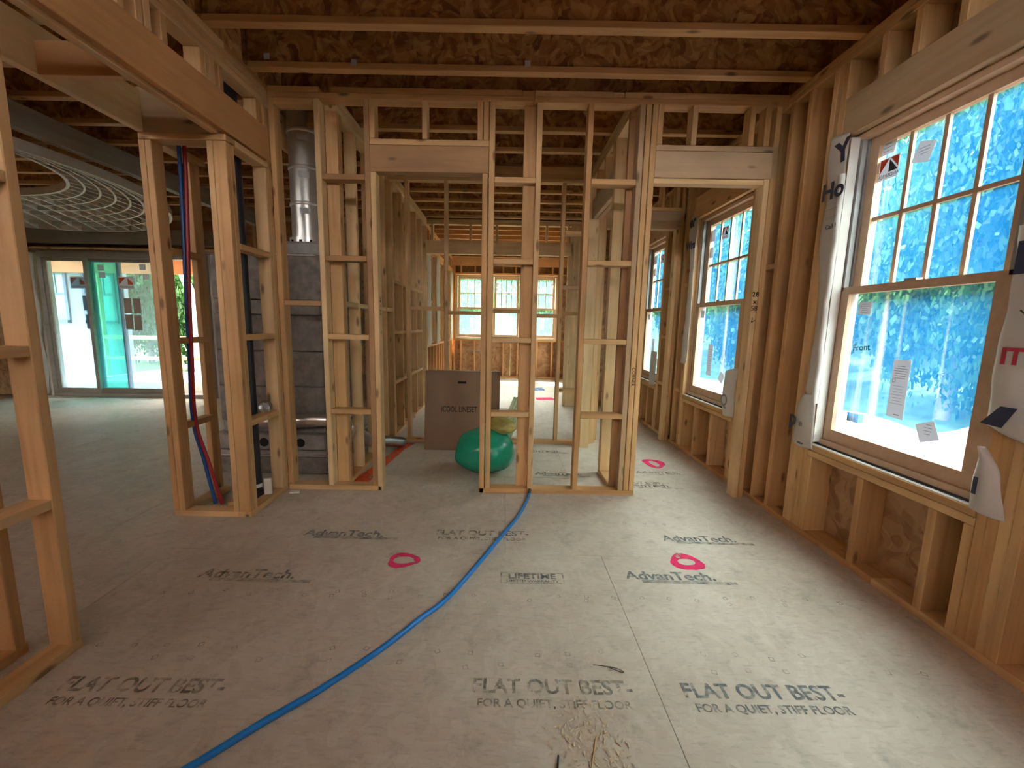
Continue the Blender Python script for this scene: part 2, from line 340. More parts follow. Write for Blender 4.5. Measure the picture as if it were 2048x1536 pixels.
stamp('LIFETIME', lx, ly+.012, .062, STAMP, 1.05, .0015); stamp('LIMITED WARRANTY', lx, ly-.028, .026, STAMP, 1.1, .0005)
fr_ = [(lx-.165, ly+.045), (lx+.165, ly+.045), (lx+.165, ly-.048), (lx-.165, ly-.048)]; fi = [(lx-.158, ly+.039), (lx+.158, ly+.039), (lx+.158, ly-.042), (lx-.158, ly-.042)]
flat('printed_stamp', fr_+fi, [(i, (i+1) % 4, 4+(i+1) % 4, 4+i) for i in range(4)], STAMP)
# nail head stamps: small printed squares in rows along the joists
bmv, bmf = [], []
for yy in (1.83, 1.43, 1.50, 1.86, 3.0, 2.62):
    for k in range(26):
        x = -1.6+k*.135+random.uniform(-.01, .01); yv = yy+random.uniform(-.012, .012)
        if random.random() < .35: continue
        i0 = len(bmv); s, t_ = .010, .0028; a = random.uniform(-.5, .5)
        for q in (s, s-t_):
            for (dx, dy) in ((-q, -q), (q, -q), (q, q), (-q, q)): bmv.append((x+dx*math.cos(a)-dy*math.sin(a), yv+dx*math.sin(a)+dy*math.cos(a)))
        bmf += [(i0+j, i0+(j+1) % 4, i0+4+(j+1) % 4, i0+4+j) for j in range(4)]
o = flat('fastener_stamps', bmv, bmf, STAMP); o['kind'] = 'stuff'; o['label'] = 'rows of small printed fastener squares'

# ---------------------------------------------------------------- ceiling: I-joists and deck
ceil = root('ceiling', 'open ceiling of strand board I-joists with pine flanges below roof deck', 'ceiling', kind='structure')
def ijoist(x0, x1, y, label=None):
    yc = y+.03
    o = B('joist', ceil, x0, x1, yc-.006, yc+.006, PT+.036, 3.156, OSB, 0)
    B('flange', o, x0, x1, yc-.03, yc+.03, PT, PT+.038, PINE, .003); B('flange', o, x0, x1, yc-.03, yc+.03, 3.152, 3.19, PINE, .003)
for k in range(-7, 11):
    y = 2.487+.406*k
    ijoist(-1.66, 2.05, y)
for k in range(-7, 11):
    y = 2.487+.406*k
    if k < 10: ijoist(-8.8, -2.12 if k in (3, 4) else -1.72, y)
for k in range(0, 8): 
    y = 6.953+.406*k
    B('joist', ceil, -1.4, 1.75, y, y+.038, PT, 3.17, LVL, .003, label='solid orange joist')
for i, x in enumerate([-8.9+1.22*k for k in range(9)]):
    if x < 2.1: B('deck_panel', ceil, x, min(x+1.215, 2.1), -2.7, 6.9, 3.192, 3.212, OSB, 0)
B('deck_panel', ceil, -1.5, 1.9, 6.9, 10.4, 3.192, 3.212, OSB, 0)
for k in range(-7, 10):
    y = 2.487+.406*k
    if k not in (2, 3): B('rim_blocking', ceil, -1.70, -1.68, y+.07, y+.395, PT, 3.19, OSB, 0)
    B('rim_blocking', ceil, 2.05, 2.068, y+.0, y+.406, PT, 3.19, OSB, 0)
rt_ = root('roof', 'added unseen sun-blocking membrane above the ceiling deck', 'roof', (0, 0, 3.2), 'structure'); B('membrane', rt_, -9.0, 2.25, -2.75, 10.5, 3.216, 3.25, GREYW, 0)  # added unseen cover that keeps sun out of the deck gaps
# ---------------------------------------------------------------- wall builders
def plates(wl, x0, x1, y0, y1, bottom=True, tops=((PU, PU+.037), (PU+.0385, PT)), m=None):
    if bottom: B('bottom_plate', wl, x0, x1, y0, y1, 0, S2, m or PINE)
    for a, b in tops: B('top_plate', wl, x0, x1, y0, y1, a, b, m or PINE)
def xstud(wl, x, y, z0=S2, z1=PU, d=D4, m=None, name='stud'): return B(name, wl, x, x+S2, y, y+d, z0, z1, m or PINE)   # in a wall that runs along X
def ystud(wl, x, y, z0=S2, z1=PU, d=D4, m=None, name='stud'): return B(name, wl, x, x+d, y, y+S2, z0, z1, m or PINE)   # in a wall that runs along Y

# ---- back wall (faces the camera) with two door openings
YB = 3.095
wb = root('wall_back', 'open stud wall with two door openings and three rows of blocking', 'wall', (0, YB, 0), 'structure')
B('bottom_plate', wb, -1.65, -.928, YB, YB+D4, 0, S2); B('bottom_plate', wb, -.17, 1.035, YB, YB+D4, 0, S2)
B('top_plate', wb, -1.65, .18, YB, YB+D4, PU, PU+.037); B('top_plate', wb, .182, 1.925, YB, YB+D4, PU, PU+.037, PINE)
for a, b in ((-1.65, -1.295), (-1.215, .10), (.185, .72), (.80, 1.925)): B('top_plate', wb, a, b-.002, YB+.001, YB+D4, PU+.0385, PT, PINE)
B('top_plate', wb, .10, .183, YB+.012, YB+D4, PU+.0385, PT); B('top_plate', wb, .72, .798, YB+.008, YB+D4, PU+.0385, PT)
xstud(wb, -1.65, YB, m=PINE); xstud(wb, -1.338, YB, m=PINE_B)
xstud(wb, -.995, YB, m=RED); xstud(wb, -.956, YB, 0, 2.345, m=PINE_B, name='trimmer')
xstud(wb, -.170, YB, 0, 2.345, name='trimmer'); xstud(wb, -.124, YB, m=PINE)
xstud(wb, .204, YB); xstud(wb, .556, YB)
B('stud', wb, .118, .207, YB+.052, YB+D4+.0, S2, PU, PINE)
for x in (.906, .949, .992): xstud(wb, x+.004, YB, m=HDR if x < .93 else PINE)
B('blocking', wb, -1.612, -1.338, YB, YB+D4, PU-.038, PU, PINE)       # flat piece over the duct bay
# door opening heads
B('header', wb, -.957, -.126, YB, YB+D4, 2.346, 2.522, RED, label='reddish door header')
B('header_plate', wb, -.957, -.126, YB, YB+D4, 2.524, 2.562)
for x in (-.956, -.592, -.208, -.166): xstud(wb, x, YB, 2.563, PU, name='cripple')
B('header', wb, 1.034, 1.885, YB, YB+D4, 2.342, 2.518, HDR, label='grey knotted door header')
B('header_plate', wb, 1.034, 1.885, YB, YB+D4, 2.520, 2.556, HDR)
B('header_plate', wb, 1.034, 1.84, YB+.01, YB+D4-.002, 2.305, 2.34, PINE_B)
for x in (1.036, 1.272, 1.668, 1.775): xstud(wb, x, YB, 2.557, PU, name='cripple')
tr = xstud(wb, 1.838-.038+.006, YB, 0, 2.342, name='trimmer', m=PINE_B); xstud(wb, 1.847, YB, 0, PU, m=PINE)
# blocking rows
for z in BZ:
    B('blocking', wb, -1.299, -.996, YB, YB+D4, z, z+S2, RED if z > 1.5 else PINE)
    B('blocking', wb, -.085, .203, YB, YB+D4, z, z+S2, PINE)
    B('blocking', wb, .595, .909, YB, YB+D4, z, z+S2, PINE)
B('blocking', wb, -1.611, -1.339, YB+.0, YB+.02, 1.41, 1.448, RED)
text('marking', '28\nx\n58', .05, PENCIL, wb, (1.826, YB-.001, 1.50), (1, 0, 0), (0, 0, 1), .0003)
text('marking', '<', .06, PENCIL, wb, (1.826, YB-.001, 1.36), (.6, 0, .8), (-.8, 0, .6), .0003)
text('marking', 'CORNER', .035, PENCIL, wb, (.975, YB-.001, .93), (0, 0, -1), (1, 0, 0), .0003)
text('marking', '28 x 58', .045, PENCIL, wb, (-.917, YB+.045, 1.42), (0, 0, -1), (0, -1, 0), .0003)
text('marking', '<', .05, PENCIL, wb, (-.917, YB+.045, 1.22), (0, 1, 0), (0, 0, 1), .0003)

# ---- right wall with windows
XR = 1.925; D6 = .14
wr = root('wall_right', 'outside wall of deep studs with three windows in a row', 'wall', (XR, 3, 0), 'structure')
B('bottom_plate', wr, XR, XR+D6, -2.6, 2.0, 0, S2); B('bottom_plate', wr, XR, XR+D6, 2.002, 6.67, 0, S2)
for a, b in ((PU, PU+.037), (PU+.0385, PT)):
    for c, d in ((-2.6, 1.9 if a == PU else 1.1), (1.902 if a == PU else 1.102, 4.6), (4.602, 6.67)): B('top_plate', wr, XR, XR+D6, c, d, a, b)
def rstud(y, z0=S2, z1=PU, name='stud', m=None): return B(name, wr, XR, XR+D6, y, y+S2, z0, z1, m or PINE)
WIN = [(1.60, 2.54), (3.42, 4.40), (5.20, 5.95), (-.35, .60)]   # rough openings along Y
for (a, b) in WIN:
    big = a < 3 and a > 1
    B('sill_plate', wr, XR, XR+D6, a, b, .562, .598, PINE); B('sill_plate', wr, XR, XR+D6, a, b, .523, .560, PINE)
    hl, hr = (1.445, 2.58) if big else (a-.038, b+.038)
    B('header', wr, XR, XR+.04, hl, hr, 2.39, 2.606, HDR if big else PINE, label='broad window header')
    B('header_plate', wr, XR+.041, XR+D6, hl, hr, 2.39, 2.60, PINE)
    n = 4 if big else 2
    for k in range(n):
        if big: rstud(a-.040-.0385*k, S2, 2.389 if k < 3 else PU, 'trimmer' if k < 3 else 'stud')
        else: rstud(a-.040-.039*k, S2, 2.389 if k < 1 else PU, 'trimmer' if k < 1 else 'stud')
    for k in range(n): 
        rstud(b+.001+.0385*k, S2, 2.389 if k < 1 else PU, 'trimmer' if k < 1 else 'stud')
    w_ = b-a
    for y in ((1.600, 1.745, 2.125, 2.50) if big else (a+.001, a+w_*.33, a+w_*.66, b-.04)): rstud(y, S2, .522, 'cripple')
for y in (1.475, 1.957, 2.165, 2.345): rstud(y, 2.607, PU, 'cripple')
for y in (3.5, 3.85, 4.2, 5.3, 5.7, -.1, .3): rstud(y, 2.607, PU, 'cripple')
for y in (3.035, 2.862, 1.09, .80, 3.19, 4.61, 4.82, 6.05, 6.4, -.7, -1.1, -1.5, -1.9, -2.3): rstud(y)
for z in BZ[:3]:
    B('blocking', wr, XR, XR+D6, 4.49, 4.609, z, z+S2); B('blocking', wr, XR, XR+D6, 4.86, 5.12, z, z+S2)
B('blocking', wr, XR, XR+D6, 3.075, 3.188, 1.733, 1.771); 
XS = XR+D6
def sheath(wl, *e): return B('sheathing_panel', wl, *e, OSBD, 0)
yy = [-2.6, -.35, .60, 1.60, 2.54, 3.42, 4.40, 5.20, 5.95, 6.75]
for i in range(len(yy)-1):
    a, b = yy[i], yy[i+1]
    if (a, b) in WIN: sheath(wr, XS, XS+.012, a, b, -.02, .60); sheath(wr, XS, XS+.012, a, b, 2.39, 3.2)
    else: sheath(wr, XS, XS+.012, a, b, -.02, 3.2)

# ---- left wall: header over the wide opening, chase wall, near stub
XL = -1.65
wl = root('wall_left', 'left stud wall with a deep header over a wide opening', 'wall', (XL, 2, 0), 'structure')
for k, (a, b) in enumerate(((2.738, 2.774), (2.776, 2.811), (2.812, 2.849), (2.8505, PT))):
    c = (1.1, 2.66, 2.0, 2.66)[k]
    B('top_plate', wl, XL-D4, XL, -2.6, c, a, b, PINE_B if k == 3 else PINE); B('top_plate', wl, XL-D4, XL, c+.002, YB-.001, a, b, PINE)
B('header', wl, XL-.04, XL, -.9, YB-.002, 2.392, 2.607, LVL, label='orange laminated header')
B('header', wl, XL-D4, XL-.045, -.9, YB-.002, 2.376, 2.60, PINE)
for y in (.2, .9, 1.4, 1.95, 2.045, 2.09, 2.185, 2.442, 2.482, 2.522, 2.59, 2.952, 3.03): B('cripple', wl, XL-D4, XL, y, y+S2, 2.608, 2.737, PINE)
# inner row beam and the flat blocks between the rows
B('beam', wl, -2.165, -2.125, -.9, 2.608, 2.376, 2.60, PINE_B, label='inner row beam'); 
for y in (.6, 1.35, 2.05): B('blocking', wl, -2.124, XL-D4-.001, y, y+S2, 2.377, 2.52, LVL)
# chase frame
YC = 2.609
B('header', wl, -2.165, XL-.045, YC+.001, YC+.04, 2.376, 2.62, HDR, label='grey header over the pipe chase')
B('top_plate', wl, -2.165, XL, YC, YC+D4, 2.337, 2.375)
B('top_plate', wl, XL-D4, XL, YC+D4+.001, YB-.002, 2.337, 2.375, PINE_B)
B('bottom_plate', wl, -2.165, XL-D4, YC, YC+D4, 0, S2); B('bottom_plate', wl, XL-D4, XL, YC, YB-.001, 0, S2)
B('stud', wl, -2.165, -2.128, YC, YC+D4, S2, 2.336); B('stud', wl, -2.127, -2.089, YC, YC+D4, S2, 2.336, PINE)
B('stud', wl, -1.766, -1.729, YC, YC+D4, S2, 2.336); B('stud', wl, -1.728, -1.651, YC, YC+S2, S2, 2.336, PINE); B('stud', wl, -1.728, -1.651, YC+.039, YC+.077, S2, 2.336)
ystud(wl, XL-D4, 3.018, S2, 2.336, m=PINE); ystud(wl, XL-D4, 3.057, S2, PU-.08, m=PINE)
B('stud', wl, -2.165, -2.127, 2.96, 3.05, S2, 2.336, PINE); B('bottom_plate', wl, -2.165, -2.127+.05, YC+D4+.001, 3.05, 0, S2)
B('top_plate', wl, -2.165, -2.127+.05, YC+D4+.001, 3.05, 2.337, 2.375)
for z in BZ[:3]:
    B('blocking', wl, XL-D4, XL, YC+.079, 3.017, z, z+S2, PINE)
    B('blocking', wl, -2.165, -2.09, YC+D4+.002, 2.959, z-.03, z+.008, PINE)
# near stub
B('bottom_plate', wl, XL-D4, XL, -2.6, 1.49, 0, S2); B('bottom_plate', wl, -1.92, -1.92+D4, -2.6, 1.46, 0, S2)
for y in (1.45, 1.02, .62, .2): ystud(wl, XL-D4, y, S2, 2.375)
for y in (1.415, .95): ystud(wl, -1.92, y, S2, 2.375)
for z in (.595, 1.158, 1.733):
    for a, b in ((1.059, 1.449), (.659, 1.019)): B('blocking', wl, XL-D4, XL, a, b, z, z+S2, PINE)

# ---- partition running away on the left of the door
wp = root('wall_hall_left', 'long stud partition running back beside the left door opening', 'wall', (-1.25, 4, 0), 'structure')
B('bottom_plate', wp, -1.30, -1.211, YB+D4+.001, 6.66, 0, S2)
for a, b in ((2.775, 2.811), (PU, PU+.037), (PU+.0385, PT)): B('top_plate', wp, -1.30, -1.211, YB+D4+.001, 6.66, a, b, PINE_B)
for y in (3.185, 3.224, 3.53, 3.93, 4.33, 4.60, 4.64, 5.04, 5.45, 5.85, 6.25, 6.62): ystud(wp, -1.30, y, z1=2.774, m=None if y < 3.4 else random.choice((PINE, PINE, PINE_B)))
prev = 3.262
for y in (3.53, 3.93, 4.33, 4.60): B('blocking', wp, -1.30, -1.211, prev, y-.001, 1.415, 1.453, PINE_B); prev = y+S2+.001
prev = 4.678
for y in (5.04, 5.45, 5.85, 6.25):
    for z in BZ[:3]: B('blocking', wp, -1.30, -1.211, prev, y-.001, z, z+S2, PINE)
    prev = y+S2+.001

# ---- partition behind the box
Y3 = 4.47
wc = root('wall_closet', 'light stud partition with narrow bays behind the cardboard box', 'wall', (-.1, Y3, 0), 'structure')
B('bottom_plate', wc, -1.06, .838, Y3, Y3+D4, 0, S2)
B('top_plate', wc, -1.21, .838, Y3, Y3+D4, 2.738, 2.774); B('top_plate', wc, -1.21, .838, Y3, Y3+D4, PU-.037, PU-.001); B('top_plate', wc, -1.21, .838, Y3, Y3+D4, PU, PT)
for x in (-1.04, -.634, -.228, .178, .575): xstud(wc, x, Y3, z1=2.737)
for a, b, z in ((-1.001, -.635, 1.455), (-.595, -.229, 1.415), (-.189, .177, 1.44), (.217, .574, 1.40), (.614, .837, 1.43), (.614, .837, 1.70), (.614, .837, .60), (.614, .837, 2.25)): B('blocking', wc, a, b, Y3, Y3+D4, z-.019, z+.019)

# ---- partition running away on the right of the middle bay
wd = root('wall_hall_right', 'short stud partition with a door opening behind the middle wall section', 'wall', (.9, 4, 0), 'structure')
X1 = .868
ystud(wd, X1, YB+D4+.001, m=RED); ystud(wd, X1, 3.53, m=PINE_B); ystud(wd, X1, 3.569, 0, 2.36, name='trimmer', m=PINE_B)
B('bottom_plate', wd, X1, X1+D4, YB+D4+.04, 3.60, 0, S2)
for a, b in ((2.775, 2.811), (PU, PU+.037), (PU+.0385, PT)): B('top_plate', wd, X1, X1+D4, YB+D4+.001, 4.70, a, b, PINE_B)
B('header', wd, X1, X1+.04, 3.57, 4.47, 2.362, 2.55, HDR); B('header', wd, X1+.045, X1+D4, 3.57, 4.47, 2.362, 2.55, HDR)
for y in (3.61, 3.9, 4.2): ystud(wd, X1, y, 2.551, 2.774, name='cripple')
B('stud', wd, .838, .937, 4.36, 4.40, 0, 2.36, PINE_B); B('stud', wd, .838, .937, 4.401, 4.44, 0, 2.774, PINE_B)
B('stud', wd, .94, .978, 4.50, 4.60, 0, 2.774); B('stud', wd, .98, 1.018, 4.52, 4.62, 0, 2.774, PINE_B); B('stud', wd, 1.02, 1.055, 4.58, 4.68, 0, 2.774)

# ---- second cross wall with the door seen through the right opening
Y5 = 4.69
we = root('wall_passage', 'second door frame seen through the right door opening', 'wall', (1.5, Y5, 0), 'structure')
for a, b in ((PU, PU+.037), (PU+.0385, PT)): B('top_plate', we, 1.055, XR-.001, Y5, Y5+D4, a, b)
B('header', we, 1.095, 1.905, Y5, Y5+D4, 2.352, 2.538, HDR); B('header_plate', we, 1.095, 1.905, Y5, Y5+D4, 2.540, 2.576)
for x in (1.10, 1.45, 1.66, 1.82): xstud(we, x, Y5, 2.577, PU, name='cripple')
xstud(we, 1.845, Y5, 0, 2.351, name='trimmer', m=PINE_B); xstud(we, 1.885, Y5, 0, PU, m=PINE)
xstud(we, 1.057, Y5, 0, PU)

# ---- third cross wall and wide opening to the sunroom
Y6 = 6.674
wf = root('wall_sunroom_front', 'cross wall with a wide header opening into the bright sunroom', 'wall', (0, Y6, 0), 'structure')
for a, b in ((PU, PU+.037), (PU+.0385, PT)): B('top_plate', wf, -4.5, XR, Y6, Y6+D4, a, b, PINE_B)
for k in range(7): xstud(wf, -1.49+.0385*k, Y6, 0 if k else S2, PU if k < 5 else 2.37, m=GREYW if k % 2 else PINE)
B('header', wf, -1.262, 1.05, Y6, Y6+D4, 2.372, 2.57, PINE_B)
for x in (-1.15, -.56, -.15, .25, .62, .95): xstud(wf, x, Y6, 2.571, PU, name='cripple', m=PINE_B)
for k in range(6): xstud(wf, .98+.0385*k, Y6, 0, 2.37 if k == 0 else PU, m=PINE_B)
for x in (1.5, 1.85, -1.9, -2.3, -2.7, -3.1, -3.5, -3.9): xstud(wf, x, Y6)
sheath(wf, -4.55, -1.52, Y6+D4, Y6+D4+.012, 0, 3.2); sheath(wf, 1.22, 2.07, Y6+D4, Y6+D4+.012, 0, 3.2); sheath(wf, -1.52, 1.22, Y6+D4, Y6+D4+.012, 2.9, 3.2)
B('bottom_plate', wf, -4.5, -1.5, Y6, Y6+D4, 0, S2)

# ---- sunroom
Y7 = 10.162
wg = root('wall_sunroom_back', 'far sunroom wall with three windows over strand board panels', 'wall', (0, Y7, 0), 'structure')
SW = [(-1.16, -.44), (-.30, .40), (.56, 1.27)]
B('bottom_plate', wg, -1.25, 1.60, Y7, Y7+D6, 0, S2); B('top_plate', wg, -1.25, 1.6, Y7, Y7+D6, PU+.04, PT); B('header', wg, -1.25, 1.60, Y7, Y7+.04, 2.665, PU+.038, LVL)
B('header_plate', wg, -1.25, 1.6, Y7, Y7+D6, 2.475, 2.512, LVL); 
for x in (-1.21, -1.05, -.72, -.40, -.34, -.05, .25, .44, .50, .80, 1.12, 1.30, 1.56): xstud(wg, x, Y7, 2.513, 2.664, D6, m=LVL, name='cripple')
B('sill_plate', wg, -1.25, 1.6, Y7, Y7+D6, .90, .938, LVL)
for x in (-1.22, -1.06, -.72, -.37, -.02, .33, .50, .80, 1.16, 1.30, 1.56): xstud(wg, x, Y7, S2, .899, D6, m=LVL)
for a, b in ((-1.25, -1.16), (-.44, -.30), (.40, .56), (1.27, 1.60)):
    xstud(wg, a+.001, Y7, .939, 2.474, D6, m=LVL); xstud(wg, b-.039, Y7, .939, 2.474, D6, m=LVL)
    sheath(wg, a, b, Y7+D6, Y7+D6+.012, .9, 2.5)
sheath(wg, -1.4, .17, Y7+D6, Y7+D6+.012, -.02, .92); sheath(wg, .172, 1.75, Y7+D6, Y7+D6+.012, -.02, .92); sheath(wg, -1.4, 1.75, Y7+D6, Y7+D6+.012, 2.49, 3.2)
for side, X in ((-1, -1.25), (1, 1.59)):
    ws = root('wall_sunroom_left' if side < 0 else 'wall_sunroom_right', ('left' if side < 0 else 'right')+' sunroom wall of window bays hung with house wrap', 'wall', (X, 8.4, 0), 'structure')
    xa, xb = (X-D6, X) if side < 0 else (X, X+D6); xo = (X-D6-.012, X-D6) if side < 0 else (X+D6, X+D6+.012)
    B('bottom_plate', ws, xa, xb, 6.78, 10.15, 0, S2, LVL); B('top_plate', ws, xa, xb, 6.78, 10.15, PU, PT, LVL)
    B('sill_plate', ws, xa, xb, 6.78, 10.15, .90, .938, LVL); B('header', ws, xa, xb, 6.78, 10.15, 2.475, 2.60, LVL)
    for k in range(11): B('stud', ws, xa, xb, 6.80+.328*k, 6.838+.328*k, S2, .899, LVL)
    for k in range(11): B('cripple', ws, xa, xb, 6.80+.328*k, 6.838+.328*k, 2.601, PU-.001, LVL)
    wins = [(7.05, 7.75), (8.05, 8.75), (9.05, 9.75)]
    for (a, b) in ((6.78, 7.05), (7.75, 8.05), (8.75, 9.05), (9.75, 10.15)):
        B('stud', ws, xa, xb, a+.001, a+.039, .939, 2.474, PINE_B); B('stud', ws, xa, xb, b-.039, b-.001, .939, 2.474, PINE_B); sheath(ws, *xo, a, b, .9, 2.5)
    sheath(ws, *xo, 6.77, 10.3, -.02, .91); sheath(ws, *xo, 6.77, 10.3, 2.48, 3.2)

# ---------------------------------------------------------------- windows
def win_xform(kind, ox, oy):
    if kind == 'R': return lambda u0, u1, w0, w1, z0, z1: (ox+w0, ox+w1, oy+u0, oy+u1, z0, z1)       # outside is +X
    if kind == 'L': return lambda u0, u1, w0, w1, z0, z1: (ox-w1, ox-w0, oy+u0, oy+u1, z0, z1)
    return lambda u0, u1, w0, w1, z0, z1: (ox+u0, ox+u1, oy+w0, oy+w1, z0, z1)                       # outside is +Y
def window(no, label, kind, ox, oy, W, z0, z1, cols, detail=True, zm=1.53, zr=1.915, gl=None, liner=True, deep=.045):
    T = win_xform(kind, ox, oy); gl = gl or GLASS
    r = root('window_%d' % no, label, 'window', (ox, oy, z0) , 'structure'); j = .038
    boxes('frame', [T(0, j, deep, .15, z0, z1), T(W-j, W, deep, .15, z0, z1), T(j, W-j, deep, .15, z1-.03, z1), T(j, W-j, deep-.01, .16, z0, z0+.035)], SASHW, r)
    if liner:
        for a in (j, W-j-.02): boxes('jamb_liner', [T(a, a+.02, deep+.005, deep+.03, zm, z1-.03), T(a, a+.02, deep+.04, .14, z0+.036, z1-.03)], ALU, r)
    st = .055 if detail else .045; a, b = j+.004, W-j-.004
    lo = boxes('lower_sash', [T(a, a+st, deep+.005, deep+.045, z0+.037, zm+.02), T(b-st, b, deep+.005, deep+.045, z0+.037, zm+.02), T(a+st, b-st, deep+.005, deep+.045, z0+.037, z0+.105), T(a+st, b-st, deep+.005, deep+.045, zm-.02, zm+.02)], SASHW, r)
    up = boxes('upper_sash', [T(a+.02, a+.02+st, deep+.05, deep+.09, zm-.015, z1-.032), T(b-.02-st, b-.02, deep+.05, deep+.09, zm-.015, z1-.032), T(a+.02+st, b-.02-st, deep+.05, deep+.09, zm-.015, zm+.025), T(a+.02+st, b-.02-st, deep+.05, deep+.09, z1-.085, z1-.032)], SASHW, r)
    ga, gb = a+.02+st, b-.02-st; zt = z1-.085
    mw = .020 if detail else .016; zr = zr if zr else (zm+zt)/2
    for k in range(1, cols):
        u = ga+(gb-ga)*k/cols
        for (za, zb) in ((zm+.025, zr-mw/2), (zr+mw/2, zt)):
            boxes('muntin', [T(u-mw/2, u+mw/2, deep+.063, deep+.078, za, zb)], SASHW, up)
    boxes('muntin', [T(ga, gb, deep+.062, deep+.079, zr-mw/2, zr+mw/2)], SASHW, up)
    e = 0
    ks = [ga+(gb-ga)*k/cols for k in range(cols+1)]
    for k in range(cols):
        for (za, zb) in ((zm+.025, zr), (zr, zt)): boxes('pane', [T(ks[k], ks[k+1], deep+.068, deep+.0695, za, zb)], gl, up)
    boxes('pane', [T(a+st, b-st, deep+.025, deep+.0265, z0+.105, zm-.02)], gl, lo)
    if detail:
        mid = (a+b)/2
        boxes('sash_lock', [T(mid-.03, mid+.03, deep+.0, deep+.035, zm+.02, zm+.032)], ALU, lo)
    return r, lo, up
RO0 = XR
w1, lo1, up1 = window(1, 'large near double hung window with a mound of clay outside', 'R', XR, 1.625, .915, .608, 2.385, 4)
w2, lo2, up2 = window(2, 'middle double hung window seen through the right door opening', 'R', XR, 3.45, .94, .608, 2.385, 4)
w3, lo3, up3 = window(3, 'farthest window of the right wall, beyond the second door frame', 'R', XR, 5.22, .72, .608, 2.385, 3)
w4, lo4, up4 = window(4, 'window of the right wall beside the viewer', 'R', XR, -.33, .91, .608, 2.385, 4)
for i, (a, b) in enumerate(SW):
    window(5+i, ('left','middle','right')[i]+' window of the far sunroom wall', 'F', a, Y7, b-a, .95, 2.46, 4 if i == 1 else 3, False, 1.68, 2.04, GLASSF, False, .02)
k = 8
for side, X in (('left', -1.25), ('right', 1.59)):
    for i, a in enumerate((7.06, 8.06, 9.06)):
        window(k, side+' sunroom wall window, '+('first', 'second', 'third')[i]+' from the wide header', 'L' if side == 'left' else 'R', X, a, .68, .95, 2.46, 3, False, 1.68, 2.04, GLASSF, False, .05); k += 1
# black sill gasket and bright sill flashing
for y0, y1 in ((1.61, 2.53), (3.43, 4.39), (5.21, 5.94)):
    o = B('sill_flashing', wr, XR+.004, XR+.12, y0, y1, .598, .602, WHITEP, 0); B('sill_gap', wr, XR+.03, XR+.05, y0, y1, .602, .612, GASKET, 0)

# stickers (flat paper on the glass, parts of their window)
def sticker(par, x, cy, cz, wy, hz, ang=0, skew=0, m=STKR, name='sticker', label=None, pts=None):
    if pts is None:
        pts = []
        for (a, b) in ((-.5, -.5), (.5, -.5), (.5, .5), (-.5, .5)):
            yy_, zz_ = a*wy+skew*b*hz, b*hz; pts.append((cy+yy_*math.cos(ang)-zz_*math.sin(ang), cz+yy_*math.sin(ang)+zz_*math.cos(ang)))
    vs = [(x, a, b) for a, b in pts]+[(x+.0006, a, b) for a, b in pts]
    o = mesh_obj(name, vs, [(3, 2, 1, 0), (4, 5, 6, 7)]+[(i, (i+1) % 4, 4+(i+1) % 4, 4+i) for i in range(4)], m, par)
    if label: o['label'] = label
    return o
def lines(par, x, cy, cz, wy, rows, dz, ang=0, th=.003):
    bl = []
    for k in range(rows):
        wk = wy*random.uniform(.55, 1); z = cz-(k-(rows-1)/2)*dz
        bl.append((x-.0006, x-.0001, cy-wk/2, cy+wk/2, z-th/2, z+th/2))
    o = boxes('sticker_print', bl, STKG, par); return o
def logo(par, x, cy, cz, wd, hz):
    o = sticker(par, x, cy, cz, wd, hz, label='white maker sticker with orange and dark triangles', name='logo_sticker')
    def tri(pts, m, nm): return mesh_obj(nm, [(x-.0007, cy+a*wd, cz+b*hz) for a, b in pts]+[(x-.0002, cy+a*wd, cz+b*hz) for a, b in pts], [(0, 1, 2), (5, 4, 3), (0, 3, 4, 1), (1, 4, 5, 2), (2, 5, 3, 0)], m, par)
    tri([(.46, -.18), (.46, .46), (.02, .46)], STKO, 'sticker_print'); tri([(-.46, .46), (-.05, .46), (-.46, -.05)], STKO, 'sticker_print'); tri([(-.0, .40), (-.0, -.18), (-.46, -.18)], INK, 'sticker_print')
    text('sticker_print', 'ANDERSEN', hz*.24, INK, par, (x-.0006, cy, cz-hz*.34), (0, 1, 0), (0, 0, 1), .0001, .95)
xu, xl = XR+.045+.066, XR+.045+.023
logo(up1, xu, 2.365, 2.165, .115, .11)
sticker(up1, xu, 2.385, 2.275, .085, .07, 0, -.15, label='small torn white sticker'); lines(up1, xu, 2.385, 2.275, .06, 3, .018)
sticker(up1, xu, 0, 0, 0, 0, pts=[(2.24, 2.142), (2.15, 2.118), (2.122, 2.206), (2.208, 2.234)], label='skewed white sticker'); lines(up1, xu, 2.178, 2.182, .06, 3, .014)
sticker(up1, xu, 1.70, 2.22, .09, .10); lines(up1, xu, 1.70, 2.22, .06, 4, .018)
sticker(lo1, xl, 0, 0, 0, 0, pts=[(2.124, .872), (2.034, .866), (2.034, 1.165), (2.125, 1.16)], label='tall white rating label')
lines(lo1, xl, 2.08, 1.10, .075, 6, .012); lines(lo1, xl, 2.08, .985, .075, 7, .015, th=.002); lines(lo1, xl, 2.07, .885, .05, 1, .01, th=.005)
text('sticker_print', 'D', .03, STKG, lo1, (xl-.0007, 2.108, 1.055), (0, -1, 0), (0, 0, 1), .0001)
sticker(lo1, xl, 2.342, 1.427, .08, .07, .03, label='small square sticker'); lines(lo1, xl, 2.342, 1.427, .055, 5, .011)
sticker(lo1, xl, 0, 0, 0, 0, pts=[(1.932, .781), (1.848, .816), (1.884, .896), (1.966, .862)], label='tilted square sticker'); lines(lo1, xl, 1.905, .85, .045, 4, .015)
boxes('foam_corner_block', [(xl+.02, xl+.05, 2.31, 2.385, .785, .835)], plain('blue green foam block', (.12, .42, .55), .7), lo1)
